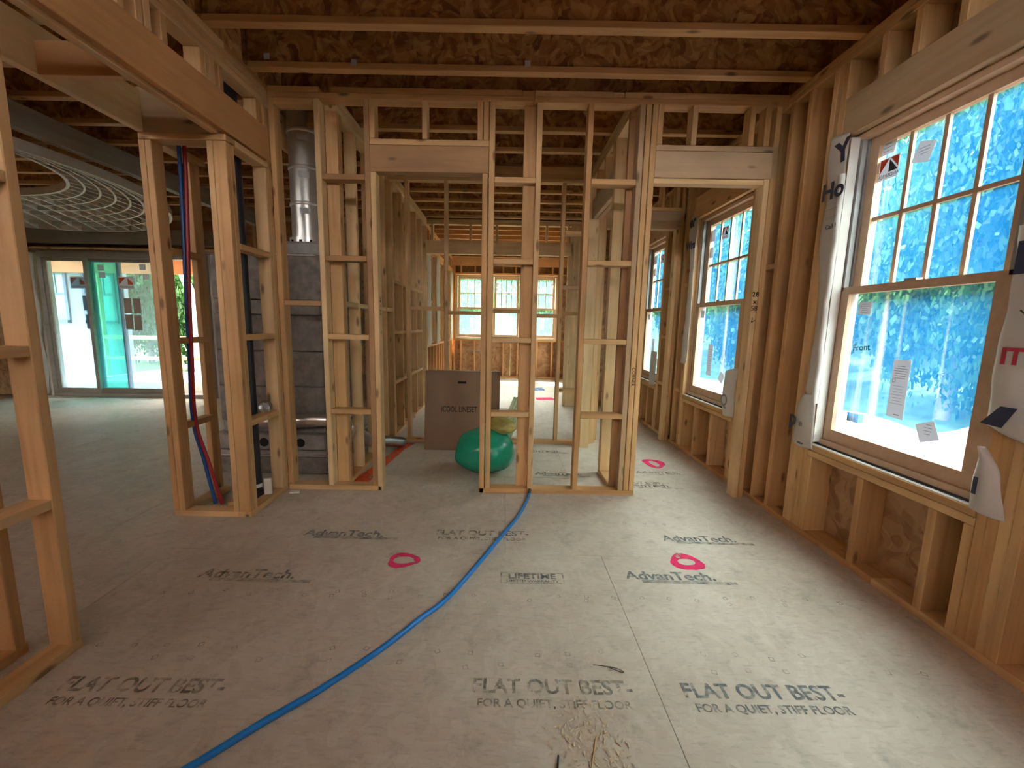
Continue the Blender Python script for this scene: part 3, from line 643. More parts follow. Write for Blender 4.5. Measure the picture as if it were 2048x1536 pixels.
text('marking', 'Front', .05, PENCIL, lo1, (xl-.001, 2.33, 1.21), (0, -1, .1), (0, .1, 1), .0003)
for (lo, up, y0) in ((lo2, up2, 4.28), (lo3, up3, 5.83)):
    logo(up, xu, y0-.26, 2.18, .11, .11); sticker(up, xu, y0-.04, 2.20, .07, .11); sticker(up, xu, y0-.03, 2.04, .06, .10)
    sticker(lo, xl, y0-.26, 1.0, .09, .30); lines(lo, xl, y0-.26, 1.0, .06, 10, .022); sticker(lo, xl, y0-.04, 1.44, .07, .07)
    sticker(lo, xl, y0-.50 if y0 < 5 else y0-.42, .86, .08, .09, .5)
for (x, z, w_, h_) in ((-.80, 2.18, .1, .08), (-.62, 2.26, .06, .09), (-1.0, 1.88, .07, .07), (-.78, 1.34, .08, .24), (-.98, 1.16, .06, .06), (-.6, 1.18, .06, .08), (-.18, 2.23, .1, .09), (-.18, 2.12, .1, .07), (.2, 2.2, .12, .1), (.16, 1.36, .07, .26), (.72, 2.24, .09, .07), (.72, 2.13, .09, .07), (.93, 2.15, .14, .12), (1.14, 2.24, .06, .08), (.93, 1.33, .1, .28)):
    nm = 'window_5' if x < -.4 else ('window_6' if x < .45 else 'window_7')
    o = B('sticker', bpy.data.objects[nm], x-w_/2, x+w_/2, Y7+.04, Y7+.041, z-h_/2, z+h_/2, STKR, 0)

# ---------------------------------------------------------------- sliding door in the left room
YD = 6.779
wh = root('wall_left_room_back', 'far wall of the left room around the sliding glass door', 'wall', (-6, YD, 0), 'structure')
B('header', wh, -8.8, -4.5, YD-.05, YD+.09, 2.43, 2.66, GREYW); B('top_plate', wh, -8.8, -4.5, YD, YD+D4, PU, PT); B('header', wh, -8.8, -4.5, YD, YD+.14, 2.662, PU-.001, RED)
B('ledger', wh, -8.8, -4.5, YD-.06, YD-.01, 2.345, 2.375, PINE_B)
B('header_plate', wh, -8.8, -4.5, YD, YD+.14, 2.31, 2.344, GREYW)
for x in (-8.0, -7.62, -7.56, -7.50): xstud(wh, x, YD, 0, 2.30, D6, m=GREYW)
for x in (-4.70, -4.62, -4.58): xstud(wh, x, YD, 0, 2.30, D6, m=GREYW)
sheath(wh, -8.8, -7.45, YD+D6, YD+D6+.012, -.02, 3.2); sheath(wh, -7.45, -4.5, YD+D6, YD+D6+.012, 2.3, 3.2)
d1 = root('door_1', 'wide sliding glass door with tinted panes and stickers in the left room', 'door', (-6, YD, 0), 'structure')
boxes('frame', [(-7.40, -7.33, YD-.02, YD+.13, 0, 2.31), (-4.80, -4.72, YD-.02, YD+.13, 0, 2.31), (-7.33, -4.80, YD-.02, YD+.13, 2.22, 2.31), (-7.33, -4.80, YD-.02, YD+.13, 0, .055)], GREYW, d1)
def slider(x0, x1, yo, gl, m, st=.055):
    p = boxes('door_panel', [(x0, x0+st, yo, yo+.04, .056, 2.22), (x1-st, x1, yo, yo+.04, .056, 2.22), (x0+st, x1-st, yo, yo+.04, 2.17, 2.22), (x0+st, x1-st, yo, yo+.04, .056, .135)], m, d1)
    B('pane', p, x0+st, x1-st, yo+.018, yo+.022, .135, 2.17, gl, 0); return p
p1 = slider(-7.33, -6.64, YD+.0, GLASSD, GREYW); p2 = slider(-6.70, -5.55, YD+.045, GLASSD, GREYW, .05); p3 = slider(-6.69, -6.2, YD+.09, GLASST, BLUEF)
def dstk(x, z, w_, h_, m=STKR, dy=0): return B('sticker', p2, x-w_/2, x+w_/2, YD+.04+dy, YD+.041+dy, z-h_/2, z+h_/2, m, 0)
for x, z in ((-6.84, 1.84), (-6.07, 1.85)):
    dstk(x, z, .25, .19); o = mesh_obj('sticker_print', [(x-.11, YD+.038, z-.03), (x-.11, YD+.038, z+.08), (x+.0, YD+.038, z+.08), (x+.03, YD+.038, z-.03), (x+.03, YD+.038, z+.08), (x+.11, YD+.038, z+.0), (x+.11, YD+.038, z-.03), (x+.11, YD+.038, z+.08)], [(0, 1, 2), (3, 4, 5, 6)], STKO, p2)
    text('sticker_print', 'ANDERSEN', .045, INK, p2, (x, YD+.038, z-.065), (-1, 0, 0), (0, 0, 1), .0001)
for x, z in ((-6.08, 1.49), (-5.93, 1.49), (-6.08, 1.23), (-5.94, 1.22), (-6.74, 1.52), (-6.72, 1.22)): dstk(x, z, .12, .24, plain('tan paper card', (.35, .29, .22), .8) if x > -6.2 else STKG)
for x, z in ((-5.78, 2.1), (-5.74, 1.95), (-6.45, 2.08), (-6.44, 1.97)): dstk(x, z, .1, .09)

# left room side walls (dark, mostly hidden)
wi = root('wall_left_room_side', 'far side wall of the left room', 'wall', (-8.8, 3, 0), 'structure')
sheath(wi, -8.82, -8.8, -2.6, 7, 0, 3.2)
for k in range(14): ystud(wi, -8.8, 1.0+.406*k, m=PINE)
wj = root('wall_rear', 'rear wall behind the viewer, sheathed posts under a beam', 'wall', (0, -2.6, 0), 'structure')
sheath(wj, -8.8, -.9, -2.47, -2.45, 0, 2.9); sheath(wj, .5, 2.06, -2.47, -2.45, 0, 2.9); sheath(wj, .25, .5, -2.47, -2.45, 0, 2.9); sheath(wj, -.9, -.25, -2.47, -2.45, 0, 2.9); sheath(wj, -.25, .25, -2.47, -2.45, 0, 2.9)
for x in (-8.8, -5.2, -1.74, 1.925): B('post', wj, x+.001, x+.139, -2.6, -2.46, 0, PU, PINE)
B('beam', wj, -8.8, 2.06, -2.6, -2.46, PU, PT, LVL)

# ---------------------------------------------------------------- domed rib ceiling in the left room
dome = root('ribbed_dome', 'pale oval dome framework of curved ribs hung under the left room joists', 'dome', (-6.2, 4.0, 2.45))
DC = (-6.2, 4.0)
def dp(t, a, zoff=0):
    ax, by = 1.62+(2.38-1.62)*t, 1.5+(2.62-1.5)*t; z = 2.885-.20*t**1.4
    return Vector((DC[0]+ax*math.cos(a), DC[1]+by*math.sin(a), z+zoff))
def ribstrip(name, pts, h=.085, th=.018, m=RIBW):
    vs, fs = [], []
    for i, p in enumerate(pts):
        t = (pts[min(i+1, len(pts)-1)]-pts[max(i-1, 0)]); t.z = 0; s = Vector((-t.y, t.x, 0)).normalized()*th/2
        vs += [p-s, p+s, p+s+Vector((0, 0, h)), p-s+Vector((0, 0, h))]
    for i in range(len(pts)-1):
        for k in range(4): fs.append((4*i+k, 4*i+(k+1) % 4, 4*i+4+(k+1) % 4, 4*i+4+k))
    fs += [(3, 2, 1, 0), tuple(4*(len(pts)-1)+k for k in range(4))]
    return mesh_obj(name, vs, fs, m, dome)
nr = 7
for i in range(nr+1):
    t = i/nr; ribstrip('ring_rib', [dp(t, 2*PI*k/96, -.09) for k in range(97)], .085 if i in (0, nr) else .07, .03 if i in (0, nr) else .02)
for k in range(56):
    a = 2*PI*k/56; ribstrip('cross_rib', [dp(i/nr, a, -.09) for i in range(nr+1)], .075, .022)
bm_ = root('dome_beam', 'long grey beam under the left room joists beside the ribbed dome', 'beam', (-3.75, 3, 2.8))
B('beam_board', bm_, -3.77, -3.73, .2, 6.7, 2.70, 2.886, GREYW); B('beam_board', bm_, -3.725, -3.685, .2, 6.7, 2.70, 2.886, GREYW)

# ---------------------------------------------------------------- fireplace with flue, ducts
FY = 3.42
fp = root('fireplace', 'tall dark precast masonry fireplace under the metal flue', 'fireplace', (-1.9, 3.9, 0))
def blk(x0, x1, y0, y1, z0, z1, m=CONC, label=None): return B('block', fp, x0, x1, y0, y1, z0+.002, z1-.002, m, .008, label)
blk(-2.45, -1.945, FY, 4.5, 0, .15, CONC); blk(-1.94, -1.475, FY, 4.5, 0, .15, CONC)
B('mortar_bed', fp, -2.45, -1.485, FY+.01, 4.5, .148, .165, MORTAR, .004); blk(-2.45, -1.48, FY-.01, 4.5, .165, .205, CONCL)
for x0, x1 in ((-2.45, -1.945), (-1.94, -1.50)): blk(x0, x1, FY+.01, 4.5, .205, .345, CONCL)
for cx_, rx in ((-2.02, .038), (-1.71, .038)):
    n_ = 18; vs = [(cx_+rx*math.cos(2*PI*k/n_), FY+.0085, .272+rx*math.sin(2*PI*k/n_)) for k in range(n_)]; mesh_obj('vent_hole', vs+[(v[0], FY+.05, v[2]) for v in vs], [tuple(range(n_)), tuple(range(2*n_-1, n_-1, -1))]+[(k, (k+1) % n_, n_+(k+1) % n_, n_+k) for k in range(n_)], DARK, fp)
z = .345; i = 0
for h in (.10, .30, .30, .30, .12, .36):
    off = .0 if h > .2 else .012
    blk(-2.40+off, -1.505-off+.01*(i % 2), FY+.06, 4.45, z, z+h, CONC if h > .11 else CONCL); z += h; i += 1
B('flue_cap', fp, -1.98, -1.47, FY+.16, 4.2, z, z+.13, CONCL, .02)
B('mortar_bed', fp, -2.3, -1.55, FY+.08, 4.4, z-.02, z+.02, MORTAR, .01)
fl_ = root('flue_pipe', 'shiny round metal flue pipe rising behind the left end of the stud wall', 'flue pipe', (-1.78, 3.85, z))
fx, fy, zf = -1.79, 3.93, z+.195
B('trimmer_joist', ceil, -2.118, -2.08, 3.37, 4.50, PT, 3.18, PINE)
for k in range(4):
    z0 = zf+k*.30; tube('pipe_section', [(fx, fy, z0), (fx, fy, z0+.285)], .134, STEEL, fl_, 36)
    tube('joint_band', [(fx, fy, z0+.283), (fx, fy, z0+.289), (fx, fy, z0+.308), (fx, fy, z0+.313)], .14, STEEL, fl_, 36, lambda i, n: .135 if i in (0, 3) else .142)
    ang = -1.25; c_, s_ = math.cos(ang), math.sin(ang); o = B('label_plate', fl_, -.045, .045, -.0008, .0008, z0+.20, z0+.245, STKR, 0)
    o.location = (fx+c_*.137, fy+s_*.137, z0+.23); o.rotation_euler = (0, 0, ang+PI/2)
tube('base_collar', [(fx, fy, zf-.06), (fx, fy, zf+.01)], .155, STEEL, fl_, 36)
for k in range(12):
    a = 2*PI*k/12; o = B('collar_slot', fl_, -.012, .012, -.002, .002, zf-.045, zf-.015, DARK, 0); o.location = (fx+.156*math.cos(a), fy+.156*math.sin(a), zf-.03); o.rotation_euler = (0, 0, a+PI/2) if False else (0, -PI/2, 0)
def flex(name, label, pts, r, group=None):
    P = crom(pts, 22)
    o = tube(name, P, r, FOIL, None, 14, lambda i, n: r*(1+.10*(1 if i % 2 else -1))); tag(o, label, 'flexible duct'); return o
flex('flexible_duct', 'ribbed foil duct lying across the fireplace front down to the floor', [(-2.05, 3.36, .47), (-1.8, 3.345, .475), (-1.6, 3.35, .49), (-1.44, 3.39, .48), (-1.36, 3.48, .40), (-1.33, 3.6, .30), (-1.35, 3.72, .26)], .055)
flex('flexible_duct', 'ribbed foil duct end curving out onto the orange painted line', [(-1.33, 3.50, .40), (-1.255, 3.72, .25), (-1.255, 3.76, .22), (-1.19, 3.98, .14), (-1.13, 4.10, .11), (-1.08, 4.20, .075), (-1.05, 4.27, .05)], .048)

# ---------------------------------------------------------------- pipes in the chase
pp = root('drain_pipe', 'thick black vertical pipe strapped at its foot inside the chase', 'pipe', (-1.79, 2.9, 0))
tube('pipe', [(-1.785, 2.905, -.01), (-1.785, 2.905, 2.86)], .037, BLACKP, pp, 20); tube('clamp', [(-1.785, 2.905, .095), (-1.785, 2.905, .12)], .042, WHITEP, pp, 20)
tube('pipe_coupling', [(-1.785, 2.905, .0), (-1.785, 2.905, .07)], .043, BLACKP, pp, 20)
o = tube('supply_pipe', crom([(-2.069, 2.80, 2.7), (-2.070, 2.80, 2.25), (-2.085, 2.78, 1.5), (-2.10, 2.78, 1.1), (-2.115, 2.78, .62), (-2.05, 2.76, .35), (-1.985, 2.75, .03)], 10), .012, BLUEP); tag(o, 'blue flexible water pipe rising inside the chase', 'pipe')
o = tube('supply_pipe', crom([(-2.035, 2.80, 2.7), (-2.036, 2.80, 2.25), (-2.06, 2.775, 1.5), (-2.075, 2.77, 1.1), (-2.09, 2.77, .62), (-2.01, 2.75, .33), (-1.935, 2.745, .03)], 10), .012, REDP); tag(o, 'red flexible water pipe rising inside the chase', 'pipe')
PAPER = plain('off white foam scrap', (.70, .66, .60), .8)
for i, (x, y, z, s, a, lb) in enumerate(((-1.705, 2.91, .038, (.05, .03, .12), .4, 'upright pale wood offcut on the plate beside the black pipe'), (-1.81, 2.80, .0, (.02, .06, .05), .9, 'thin pale scrap standing in front of the black pipe'), (-1.57, 3.03, .0, (.075, .05, .014), .2, 'small pale block on the floor by the wall corner'), (-1.90, 2.80, .0, (.06, .04, .03), .6, 'pinkish offcut beside the foot of the red pipe'))):
    me = bevbox(*s, .004, PAPER if i != 3 else PINE); o = bpy.data.objects.new('offcut', me); o.location = (x, y, z+s[2]/2); o.rotation_euler = (0, 0, a); C.objects.link(o); tag(o, lb, 'offcut')
# clear plastic bulb on the block
bm = bmesh.new(); bmesh.ops.create_icosphere(bm, subdivisions=3, radius=.045)
me = bpy.data.meshes.new('clear_ball'); bm.to_mesh(me); bm.free(); me.polygons.foreach_set('use_smooth', [True]*len(me.polygons))
cg = bpy.data.materials.new('clear plastic'); cg.use_nodes = True; b_ = cg.node_tree.nodes['Principled BSDF']; b_.inputs['Transmission Weight'].default_value = .9; b_.inputs['Roughness'].default_value = .05; b_.inputs['Base Color'].default_value = (.8, .85, .85, 1)
me.materials.append(cg); o = bpy.data.objects.new('clear_cap', me); o.location = (-1.70, 2.93, .605+.038+.044); C.objects.link(o); tag(o, 'clear plastic dome cap resting on the lowest blocking of the chase', 'cap')

# ---------------------------------------------------------------- hose on the floor
hp = crom([(.222, 3.07, .03), (.21, 3.0, .013), (.13, 2.70, .012), (.0, 2.378, .012), (-.223, 1.85, .012), (-.344, 1.665, .012), (-.468, 1.487, .012), (-.625, 1.302, .012), (-.761, 1.17, .012), (-.88, 1.044, .012), (-1.05, .88, .012)], 10)
h = root('blue_hose', 'bright blue tubing curving over the floor from the wall plate', 'hose', (0, 2, 0)); tube('tubing', hp, .0118, HOSE, h, 12); tube('end_cap', [(.226, 3.085, .034), (.218, 3.045, .024)], .0135, BLACKP, h, 12)

# ---------------------------------------------------------------- cardboard box, sacks, foam
def prism(name, poly_yz, x0, x1, m, parent):
    n_ = len(poly_yz); vs = [(x0, a, b) for a, b in poly_yz]+[(x1, a, b) for a, b in poly_yz]
    return mesh_obj(name, vs, [tuple(range(n_))[::-1], tuple(range(n_, 2*n_))]+[(k, (k+1) % n_, n_+(k+1) % n_, n_+k) for k in range(n_)], m, parent)
bx_ = root('cardboard_box', 'large flat brown carton leaning on the partition, printed with black capitals', 'box', (-.42, 4.3, 0))
lean = .105; yb = 4.175
poly = [(yb, .0), (yb+.16, -.0), (yb+.16+lean, .80), (yb+lean, .815)]
# front; the handle slot is a dark plate with the hole's shade painted in
prism('carton', poly, -.80, -.03, CARD, bx_)
fn = Vector((0, lean, .815)).normalized(); nn = Vector((1, 0, 0)).cross(fn)
def onbox(x, s, d=.001): return Vector((x, yb, 0))+fn*s+nn*d*(1 if nn.y < 0 else -1)
o = B('handle_slot', bx_, 0, .085, 0, .001, 0, .022, DARK, .0); o.location = onbox(-.42, .705); o.rotation_euler = (-math.atan2(lean, .815), 0, 0)
text('box_print', 'ICOOL LINESET', .083, INK, bx_, onbox(-.63, .425, .0015), (1, 0, 0), fn, .0002, .64, .0012, 'LEFT')
B('tape_strip', bx_, -.80, -.03, yb+lean+.05, yb+lean+.11, .806, .812, plain('tan packing tape', (.30, .2, .12), .4), 0)
def sack(name, label, c, rx, ry, rz, m, seed, puck=.10, flatz=None, cat='sack'):
    bm = bmesh.new(); bmesh.ops.create_icosphere(bm, subdivisions=5, radius=1)
    for v in bm.verts:
        p = v.co.copy(); n1 = noise.noise(p*1.2+Vector((seed, 0, 0))); n2 = noise.noise(Vector((p.x*2.6, p.y*2.6, p.z*2.2))+Vector((0, seed, 0))); n3 = noise.noise(p*9+Vector((seed, seed, 0)))
        q = p*(1+puck*n1+puck*.35*abs(n2)-puck*.15*abs(n3)); k_ = max(0, p.dot(Vector((-.93, -.25, -.27))))**14 if name == 'plastic_sack' else 0; q = q*(1+.16*k_); v.co = Vector((q.x*rx, q.y*ry, q.z*rz))
        if flatz is not None and v.co.z < -flatz: v.co.z = -flatz+(v.co.z+flatz)*.08
    zmin = min(v.co.z for v in bm.verts)
    me = bpy.data.meshes.new(name); bm.to_mesh(me); bm.free(); me.materials.append(m); me.polygons.foreach_set('use_smooth', [True]*len(me.polygons))
    o = bpy.data.objects.new(name, me); o.location = (c[0], c[1], c[2] if c[2] is not None else -zmin+.002); C.objects.link(o); return tag(o, label, cat)
sack('plastic_sack', 'plump shiny green sack on the floor behind the doubled stud', (-.135, 3.585, None), .252, .235, .205, GREEN, 3.1, .10, .195)
sack('woven_sack', 'small crumpled yellow sack on top of the green sack', (-.01, 3.64, .405), .135, .13, .07, YELL, 8.2, .22)
fm = root('foam_bundle', 'tilted pale green ribbed sheet standing behind the yellow sack', 'foam sheet', (.08, 3.9, 0))
for k in range(5):
    o = B('foam_slat', fm, -.013, .013, -.01, .01, -.32, .32, FOAM, .004); o.location = (.005+.029*k, 3.93, .32); o.rotation_euler = (.0, -PI/2+.38, 0)
o = B('twine', fm, 0, .16, -.012, -.009, 0, .006, RED, 0); o.location = (.05, 3.915, .50)

# small litter on the floor
o = tube('wire_tie', crom([(.37, 1.443, .003), (.42, 1.436, .004), (.455, 1.428, .004), (.48, 1.413, .003), (.465, 1.413, .003), (.43, 1.432, .004)], 8), .0012, plain('dark wire', (.05, .04, .04), .5, .6)); tag(o, 'thin bent dark wire lying on the floor', 'wire')
o = tube('screw', [(.191, 1.094, .006), (.181, 1.04, .006)], .003, BLACKP); tag(o, 'black bolt lying on the floor at the picture bottom', 'bolt')
vs, fs = [], []
for k in range(520):
    x = random.gauss(.30, .075); y = random.gauss(1.17, .10)
    if k % 9 == 0: x = random.uniform(-1.2, 1.7); y = random.uniform(1.05, 2.9)
    a = random.uniform(0, PI); l = random.uniform(.002, .009); w_ = random.uniform(.0008, .002); z0 = .0015; i0 = len(vs); c_, s_ = math.cos(a), math.sin(a)
    for (dx, dy, dz) in ((-l, -w_, 0), (l, -w_, .001), (l, w_, .003), (-l, w_, .002)): vs.append((x+dx*c_-dy*s_, y+dx*s_+dy*c_, z0+dz))
    fs.append((i0, i0+1, i0+2, i0+3))
o = mesh_obj('wood_shavings', vs, fs, plain('pale sawdust', (.60, .50, .34), .9)); tag(o, 'scattered pale sawdust and wood shavings on the floor', 'sawdust', 'stuff')
o = tube('splinter', [(.285, 1.06, .003), (.32, 1.16, .004)], .0022, PINE_B, None, 6); tag(o, 'long thin pale wood splinter among the sawdust', 'splinter')

# ---------------------------------------------------------------- house wrap flaps (curled cloth strips)
def wrap(label, left, right, xb, bulge=.02, seed=0, m=WRAP, axis='R', curl=0):
    """left / right: matching polylines of (y, z) from top to bottom; bulge pushes it off the studs"""
    Lp = crom([(0, a, b) for a, b in left], 8); Rp = crom([(0, a, b) for a, b in right], 8); nu = 12; vs = []; fs = []
    for i, (p, q) in enumerate(zip(Lp, Rp)):
        for k in range(nu+1):
            t = k/nu; v = p.lerp(q, t); e = noise.noise(Vector((v.y*6+seed, v.z*4, seed)))
            dx = bulge*(.35+.8*math.sin(PI*min(1, t*.9+.1)))+.012*e-curl*max(0, (i/len(Lp)-.6))*(1-t)
            v.y += .006*noise.noise(Vector((v.z*9, t*3, seed+5))); vs.append((xb-dx if axis == 'R' else xb+dx, v.y, v.z))
    for i in range(len(Lp)-1):
        for k in range(nu): a = i*(nu+1)+k; fs.append((a, a+1, a+nu+2, a+nu+1))
    o = mesh_obj('house_wrap_flap', vs, fs, m, None, True); tag(o, label, 'house wrap'); sm = o.modifiers.new('s', 'SOLIDIFY'); sm.thickness = .0012; return o
f1 = wrap('long white house wrap strip down the far side of the large window', [(2.635, 2.415), (2.64, 2.25), (2.615, 2.05), (2.625, 1.8), (2.585, 1.45), (2.59, 1.1), (2.60, .925)], [(2.505, 2.40), (2.505, 2.25), (2.505, 2.05), (2.505, 1.8), (2.505, 1.45), (2.505, 1.1), (2.505, .86)], XR-.004, .018, 1)
# the part of the wrap folded round the jamb into the opening
def fold(label, y0, z0, z1, seed, r=.020, x=XR-.004):
    P = [(x+.01+.004*math.sin(k*.9+seed), y0+.004*math.sin(k*1.3+seed*2), z0+(z1-z0)*k/14) for k in range(15)]
    o = tube('wrap_fold', P, r, WRAP, None, 12, lambda i, n: r*(.8+.25*math.sin(i*1.1+seed))); tag(o, label, 'house wrap'); return o
o = boxes('wrap_return', [(XR-.006, XR+.045, 2.496, 2.5, .62, 2.37)], WRAP, f1)
tube('wrap_roll', [(XR-.014-.006*(i % 2), 2.512-.004*math.sin(i), .86+i*.12) for i in range(12)], .017, WRAP, f1, 12)
def wt(par, s, y, z, size, m=NAVY, x=None, xd=(0, -1, 0), yd=(0, 0, 1), bold=.002, sx=1): return text('wrap_print', s, size, m, par, (x if x else XR-.034, y, z), xd, yd, .0004, sx, bold)
wt(f1, 'Y', 2.515, 2.30, .16, bold=.006, x=XR-.032, xd=(0, -1, .15), yd=(0, .15, 1)); wt(f1, 'Ho', 2.545, 2.10, .13, bold=.004, x=XR-.04)
wt(f1, 'Call 1', 2.53, 1.90, .035, bold=.0005, x=XR-.036); 
for z in (1.945, 1.955, 2.0): B('wrap_print', f1, XR-.037, XR-.036, 2.50, 2.58, z, z+.0015, STKG, 0)
f2 = wrap('curled white house wrap flap at the lower far corner of the large window', [(2.59, .905), (2.63, .83), (2.645, .72), (2.66, .60), (2.665, .562)], [(2.50, .915), (2.495, .83), (2.49, .72), (2.485, .62), (2.475, .575)], XR-.006, .03, 4, curl=.06)
wt(f2, 'p', 2.625, .74, .13, x=XR-.055, bold=.004); wt(f2, '®', 2.56, .715, .04, x=XR-.05, bold=.0003); wt(f2, 'WRAP', 2.545, .598, .018, x=XR-.05, bold=.0005)
f3 = wrap('white house wrap strip printed with red capitals on the near side of the large window', [(1.62, 1.70), (1.615, 1.5), (1.615, 1.25), (1.615, 1.05), (1.62, .945)], [(1.47, 1.70), (1.475, 1.5), (1.475, 1.25), (1.49, 1.05), (1.46, .90)], XR-.004, .02, 9, curl=.05)
wt(f3, 'IT', 1.555, 1.215, .085, REDINK, bold=.003, x=XR-.032); wt(f3, 'v', 1.545, 1.385, .05, INK, bold=.0, x=XR-.032, xd=(0, -1, .4), yd=(0, .4, 1))
B('wrap_print', f3, XR-.031, XR-.0305, 1.50, 1.60, 1.52, 1.64, NAVY, 0); o = mesh_obj('wrap_print', [(XR-.052, 1.60, .955), (XR-.045, 1.55, 1.03), (XR-.04, 1.50, 1.03), (XR-.05, 1.53, .95)], [(0, 1, 2, 3)], NAVY, f3)
f4 = wrap('torn white house wrap corner hanging at the near bottom of the large window', [(1.605, .86), (1.61, .78), (1.615, .70), (1.615, .60)], [(1.595, .86), (1.54, .78), (1.52, .70), (1.49, .595)], XR-.006, .03, 13)
wt(f4, 'l', 1.585, .70, .09, x=XR-.045, bold=.004)
f5 = wrap('white printed house wrap strip on the far side of the middle window', [(4.47, 2.43), (4.50, 2.2), (4.42, 1.9), (4.44, 1.4), (4.47, .93)], [(4.33, 2.40), (4.33, 2.2), (4.34, 1.9), (4.33, 1.4), (4.34, .93)], XR-.004, .02, 21)
wt(f5, 'er', 4.40, 2.36, .15, x=XR-.035, bold=.006); wt(f5, 'Wra', 4.41, 2.13, .11, x=XR-.035, bold=.004); wt(f5, 'USA', 4.41, 1.88, .04, REDINK, x=XR-.035)
f6 = wrap('white house wrap flap folded over the near sill corner of the middle window', [(3.54, .94), (3.56, .80), (3.55, .68), (3.55, .565)], [(3.36, .99), (3.38, .82), (3.37, .68), (3.37, .575)], XR-.006, .03, 27, curl=.04)
wt(f6, 'Q', 3.47, .70, .14, STKG, x=XR-.055, bold=.002)
f7 = wrap('white house wrap flap at the near sill corner of the farthest right window', [(5.36, 1.02), (5.37, .8), (5.37, .56)], [(5.17, 1.0), (5.18, .8), (5.18, .58)], XR-.006, .03, 31)
# sunroom wrap strips
lab = iter(['white house wrap strip on the left sunroom wall, '+s for s in ('first past the wide header', 'second past the wide header', 'third past the wide header', 'beside the far corner')]+['white house wrap strip on the right sunroom wall, '+s for s in ('first past the wide header', 'second past the wide header', 'third past the wide header', 'beside the far corner')])
for side, X in (('L', -1.245), ('R', 1.585)):
    for j, y in enumerate((6.95, 7.88, 8.88, 9.86)):
        wrap(next(lab), [(y+.16, 2.50), (y+.18, 1.9), (y+.15, 1.3), (y+.17, .95)], [(y-.14, 2.49), (y-.16, 1.9), (y-.12, 1.3), (y-.15, .93)], X, .03, j*3.3, axis='R' if side == 'R' else 'L')
o = boxes('junction_strap', [(-.92, -.36, Y7-.012, Y7-.004, .66, .675)], ALU); tag(o, 'thin metal strap across the studs below the left far window', 'strap')

# ---------------------------------------------------------------- outside
def grid(name, x0, x1, y0, y1, nx, ny, f, m):
    xs = np.linspace(x0, x1, nx); ys_ = np.linspace(y0, y1, ny)
    vs = [(x, y, f(x, y)) for y in ys_ for x in xs]; fs = [(j*nx+i, j*nx+i+1, (j+1)*nx+i+1, (j+1)*nx+i) for j in range(ny-1) for i in range(nx-1)]
    return mesh_obj(name, vs, fs, m, None, True)
def sm(t): t = max(0, min(1, t)); return t*t*(3-2*t)
def hr(x, y):
    b = math.exp(-((x-5.4)/1.7)**2); hgt = .50+.95*sm((5.5-y)/2.4)-.35*sm((y-7)/4)
    return -.55+b*hgt+.07*noise.noise(Vector((x*.9, y*.9, 0)))+.03*noise.noise(Vector((x*3, y*3, 1)))-.5*sm((x-7)/2)
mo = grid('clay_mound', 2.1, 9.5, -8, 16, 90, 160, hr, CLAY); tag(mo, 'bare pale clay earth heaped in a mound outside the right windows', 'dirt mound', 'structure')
def hg(x, y):
    d = max(0, x-9); e = max(0, y-20); f_ = max(0, -x-16)
    return -.9+4.5*sm(d/14)+7*sm(e/14)+2*sm(f_/12)+.25*noise.noise(Vector((x*.3, y*.3, 3)))
yd = grid('ground_bounce', -14, 9, -24, -2.75, 50, 50, lambda x, y: -.30+.05*noise.noise(Vector((x*.5, y*.5, 0))), DIRT); tag(yd, 'added unseen pale clay yard behind the viewer that bounces daylight', 'ground', 'structure')  # added out of view and kept pale to bounce daylight at the house
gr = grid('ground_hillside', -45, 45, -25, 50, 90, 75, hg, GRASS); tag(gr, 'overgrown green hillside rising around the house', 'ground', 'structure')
def crown_mesh(seed, n=24000):
    rs = np.random.RandomState(seed); vs = np.zeros((n*4, 3)); cl = rs.normal(size=(26, 3)); cl /= np.linalg.norm(cl, axis=1)[:, None]; cl *= rs.uniform(.45, .85, (26, 1))
    c = cl[rs.randint(0, 26, n)]+rs.normal(size=(n, 3))*.20; r = np.linalg.norm(c, axis=1); c[r > 1.05] *= .8
    a = rs.normal(size=(n, 3)); a /= np.linalg.norm(a, axis=1)[:, None]; b = np.cross(a, rs.normal(size=(n, 3))); b /= np.linalg.norm(b, axis=1)[:, None]
    s = rs.uniform(.010, .030, (n, 1)); vs[0::4] = c-a*s-b*s*.6; vs[1::4] = c+a*s-b*s*.6; vs[2::4] = c+a*s+b*s*.6; vs[3::4] = c-a*s+b*s*.6
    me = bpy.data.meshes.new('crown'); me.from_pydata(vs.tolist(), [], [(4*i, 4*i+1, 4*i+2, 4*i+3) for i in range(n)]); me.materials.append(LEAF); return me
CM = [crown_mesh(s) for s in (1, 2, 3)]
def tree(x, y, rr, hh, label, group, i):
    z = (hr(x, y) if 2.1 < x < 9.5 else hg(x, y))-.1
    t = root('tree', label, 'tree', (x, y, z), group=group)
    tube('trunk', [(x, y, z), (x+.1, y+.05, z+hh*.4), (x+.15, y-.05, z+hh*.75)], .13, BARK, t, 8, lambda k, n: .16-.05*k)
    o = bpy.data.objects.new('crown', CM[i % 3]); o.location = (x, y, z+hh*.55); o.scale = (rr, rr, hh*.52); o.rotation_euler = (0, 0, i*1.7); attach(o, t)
i = 0
rp = random.Random(5)
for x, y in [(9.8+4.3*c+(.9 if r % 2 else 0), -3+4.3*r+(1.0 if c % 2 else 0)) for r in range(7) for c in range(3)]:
    tree(x, y, rp.uniform(1.95, 2.05), rp.uniform(7, 8.5)*(1.15 if x > 11 else 1), 'leafy green tree on the slope outside the right wall windows', 'trees outside the right wall', i); i += 1
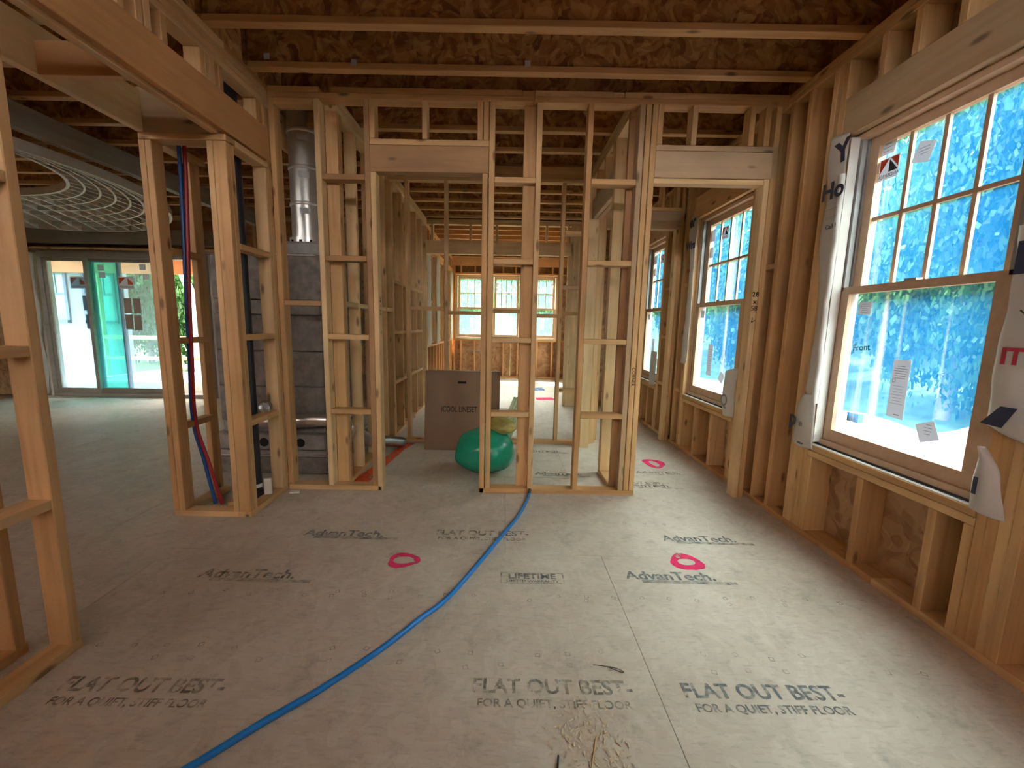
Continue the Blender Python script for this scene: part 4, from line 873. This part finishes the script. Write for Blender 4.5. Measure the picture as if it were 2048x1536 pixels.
for x, y in [(-7+4.2*c+(1.5 if r else 0), 23+4.4*r+(.8 if c % 2 else 0)) for r in range(2) for c in range(4)]:
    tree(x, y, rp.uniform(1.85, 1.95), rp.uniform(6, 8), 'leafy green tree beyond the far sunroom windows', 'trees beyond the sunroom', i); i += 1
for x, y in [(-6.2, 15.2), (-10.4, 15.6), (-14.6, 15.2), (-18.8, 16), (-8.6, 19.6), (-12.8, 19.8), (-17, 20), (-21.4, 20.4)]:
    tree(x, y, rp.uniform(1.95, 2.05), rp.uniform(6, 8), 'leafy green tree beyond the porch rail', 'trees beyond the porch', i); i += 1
fold('white wrap folded along the left jamb of the sliding door', 6.70, .05, 2.28, 5, .045, -7.45)
for x, z, y in ((-.98, PT+.02, 2.892), (-1.53, PT+.045, 2.892), (.12, PT+.03, 2.892)): B('paper_tag', ceil, x-.018, x+.018, y-.0025, y-.001, z, z+.035, STKR, 0)
t = root('forked_tree', 'pale forked tree trunk beyond the porch beside the cedar beam', 'tree', (-8.9, 12.2, -.9))
tube('trunk', crom([(-9.0, 12.2, -.95), (-8.95, 12.2, .4), (-8.95, 12.2, 1.7), (-9.3, 12.2, 2.9), (-9.6, 12.2, 4.5)], 6), .11, WBARK, t, 10); tube('branch', crom([(-8.95, 12.2, 1.6), (-8.6, 12.2, 2.5), (-8.3, 12.2, 3.4), (-8.8, 12.2, 4.6)], 6), .08, WBARK, t, 10)
# porch
po = root('porch_floor', 'pale bright porch slab outside the sliding door', 'porch floor', (-8, 8, 0), 'structure'); B('slab', po, -14, -4.4, 6.95, 9.7, -.25, -.06, DECK, .01)
rf = root('porch_roof', 'flat porch roof on a cedar beam', 'roof', (-8, 8, 2.6), 'structure'); B('roof_deck', rf, -14, -4.4, 6.93, 9.9, 2.66, 2.74, PINE_B, 0); B('cedar_beam', rf, -14, -4.4, 9.35, 9.45, 2.26, 2.655, CEDAR)
rl = root('porch_rail', 'two rough pale boards railed along the porch edge', 'railing', (-8, 9.4, 0))
B('rail', rl, -9.2, -4.4, 9.38, 9.42, .82, .90, PINE_B); B('rail', rl, -9.2, -4.4, 9.38, 9.42, .36, .43, PINE_B)
for x in (-9.1, -5.6, -4.5): B('post', rl, x, x+D4, 9.421, 9.421+.089, -.06, 1.0 if x > -9 else 2.25, PINE_B)
ww = root('wall_porch_wing', 'white wrapped outside wing wall with two blue framed windows beyond the porch', 'wall', (-11, 9.7, 0), 'structure')
B('wall_board', ww, -15, -8.75, 9.72, 9.86, -.3, 3.1, plain('shaded outside wrap', (.22, .26, .32), .7, noise_amt=.1, nscale=2), 0)  # house wrap toned darker: the shade on this wall is in its colour
for x0, x1 in ((-10.75, -10.0), (-9.65, -8.9)):
    fr2 = boxes('window_frame', [(x0, x0+.06, 9.68, 9.72, 1.15, 2.45), (x1-.06, x1, 9.68, 9.72, 1.15, 2.45), (x0, x1, 9.68, 9.72, 2.38, 2.45), (x0, x1, 9.68, 9.72, 1.15, 1.22), (x0, x1, 9.69, 9.72, 1.78, 1.84), (x0+.28, x0+.30, 9.69, 9.72, 1.84, 2.38), (x0+.48, x0+.50, 9.69, 9.72, 1.84, 2.38)], BLUEF, ww)
    B('pane', fr2, x0+.06, x1-.06, 9.705, 9.712, 1.22, 2.38, plain('reflecting window glass', (.12, .35, .38), .15), 0)
print('objects', len(S.objects))
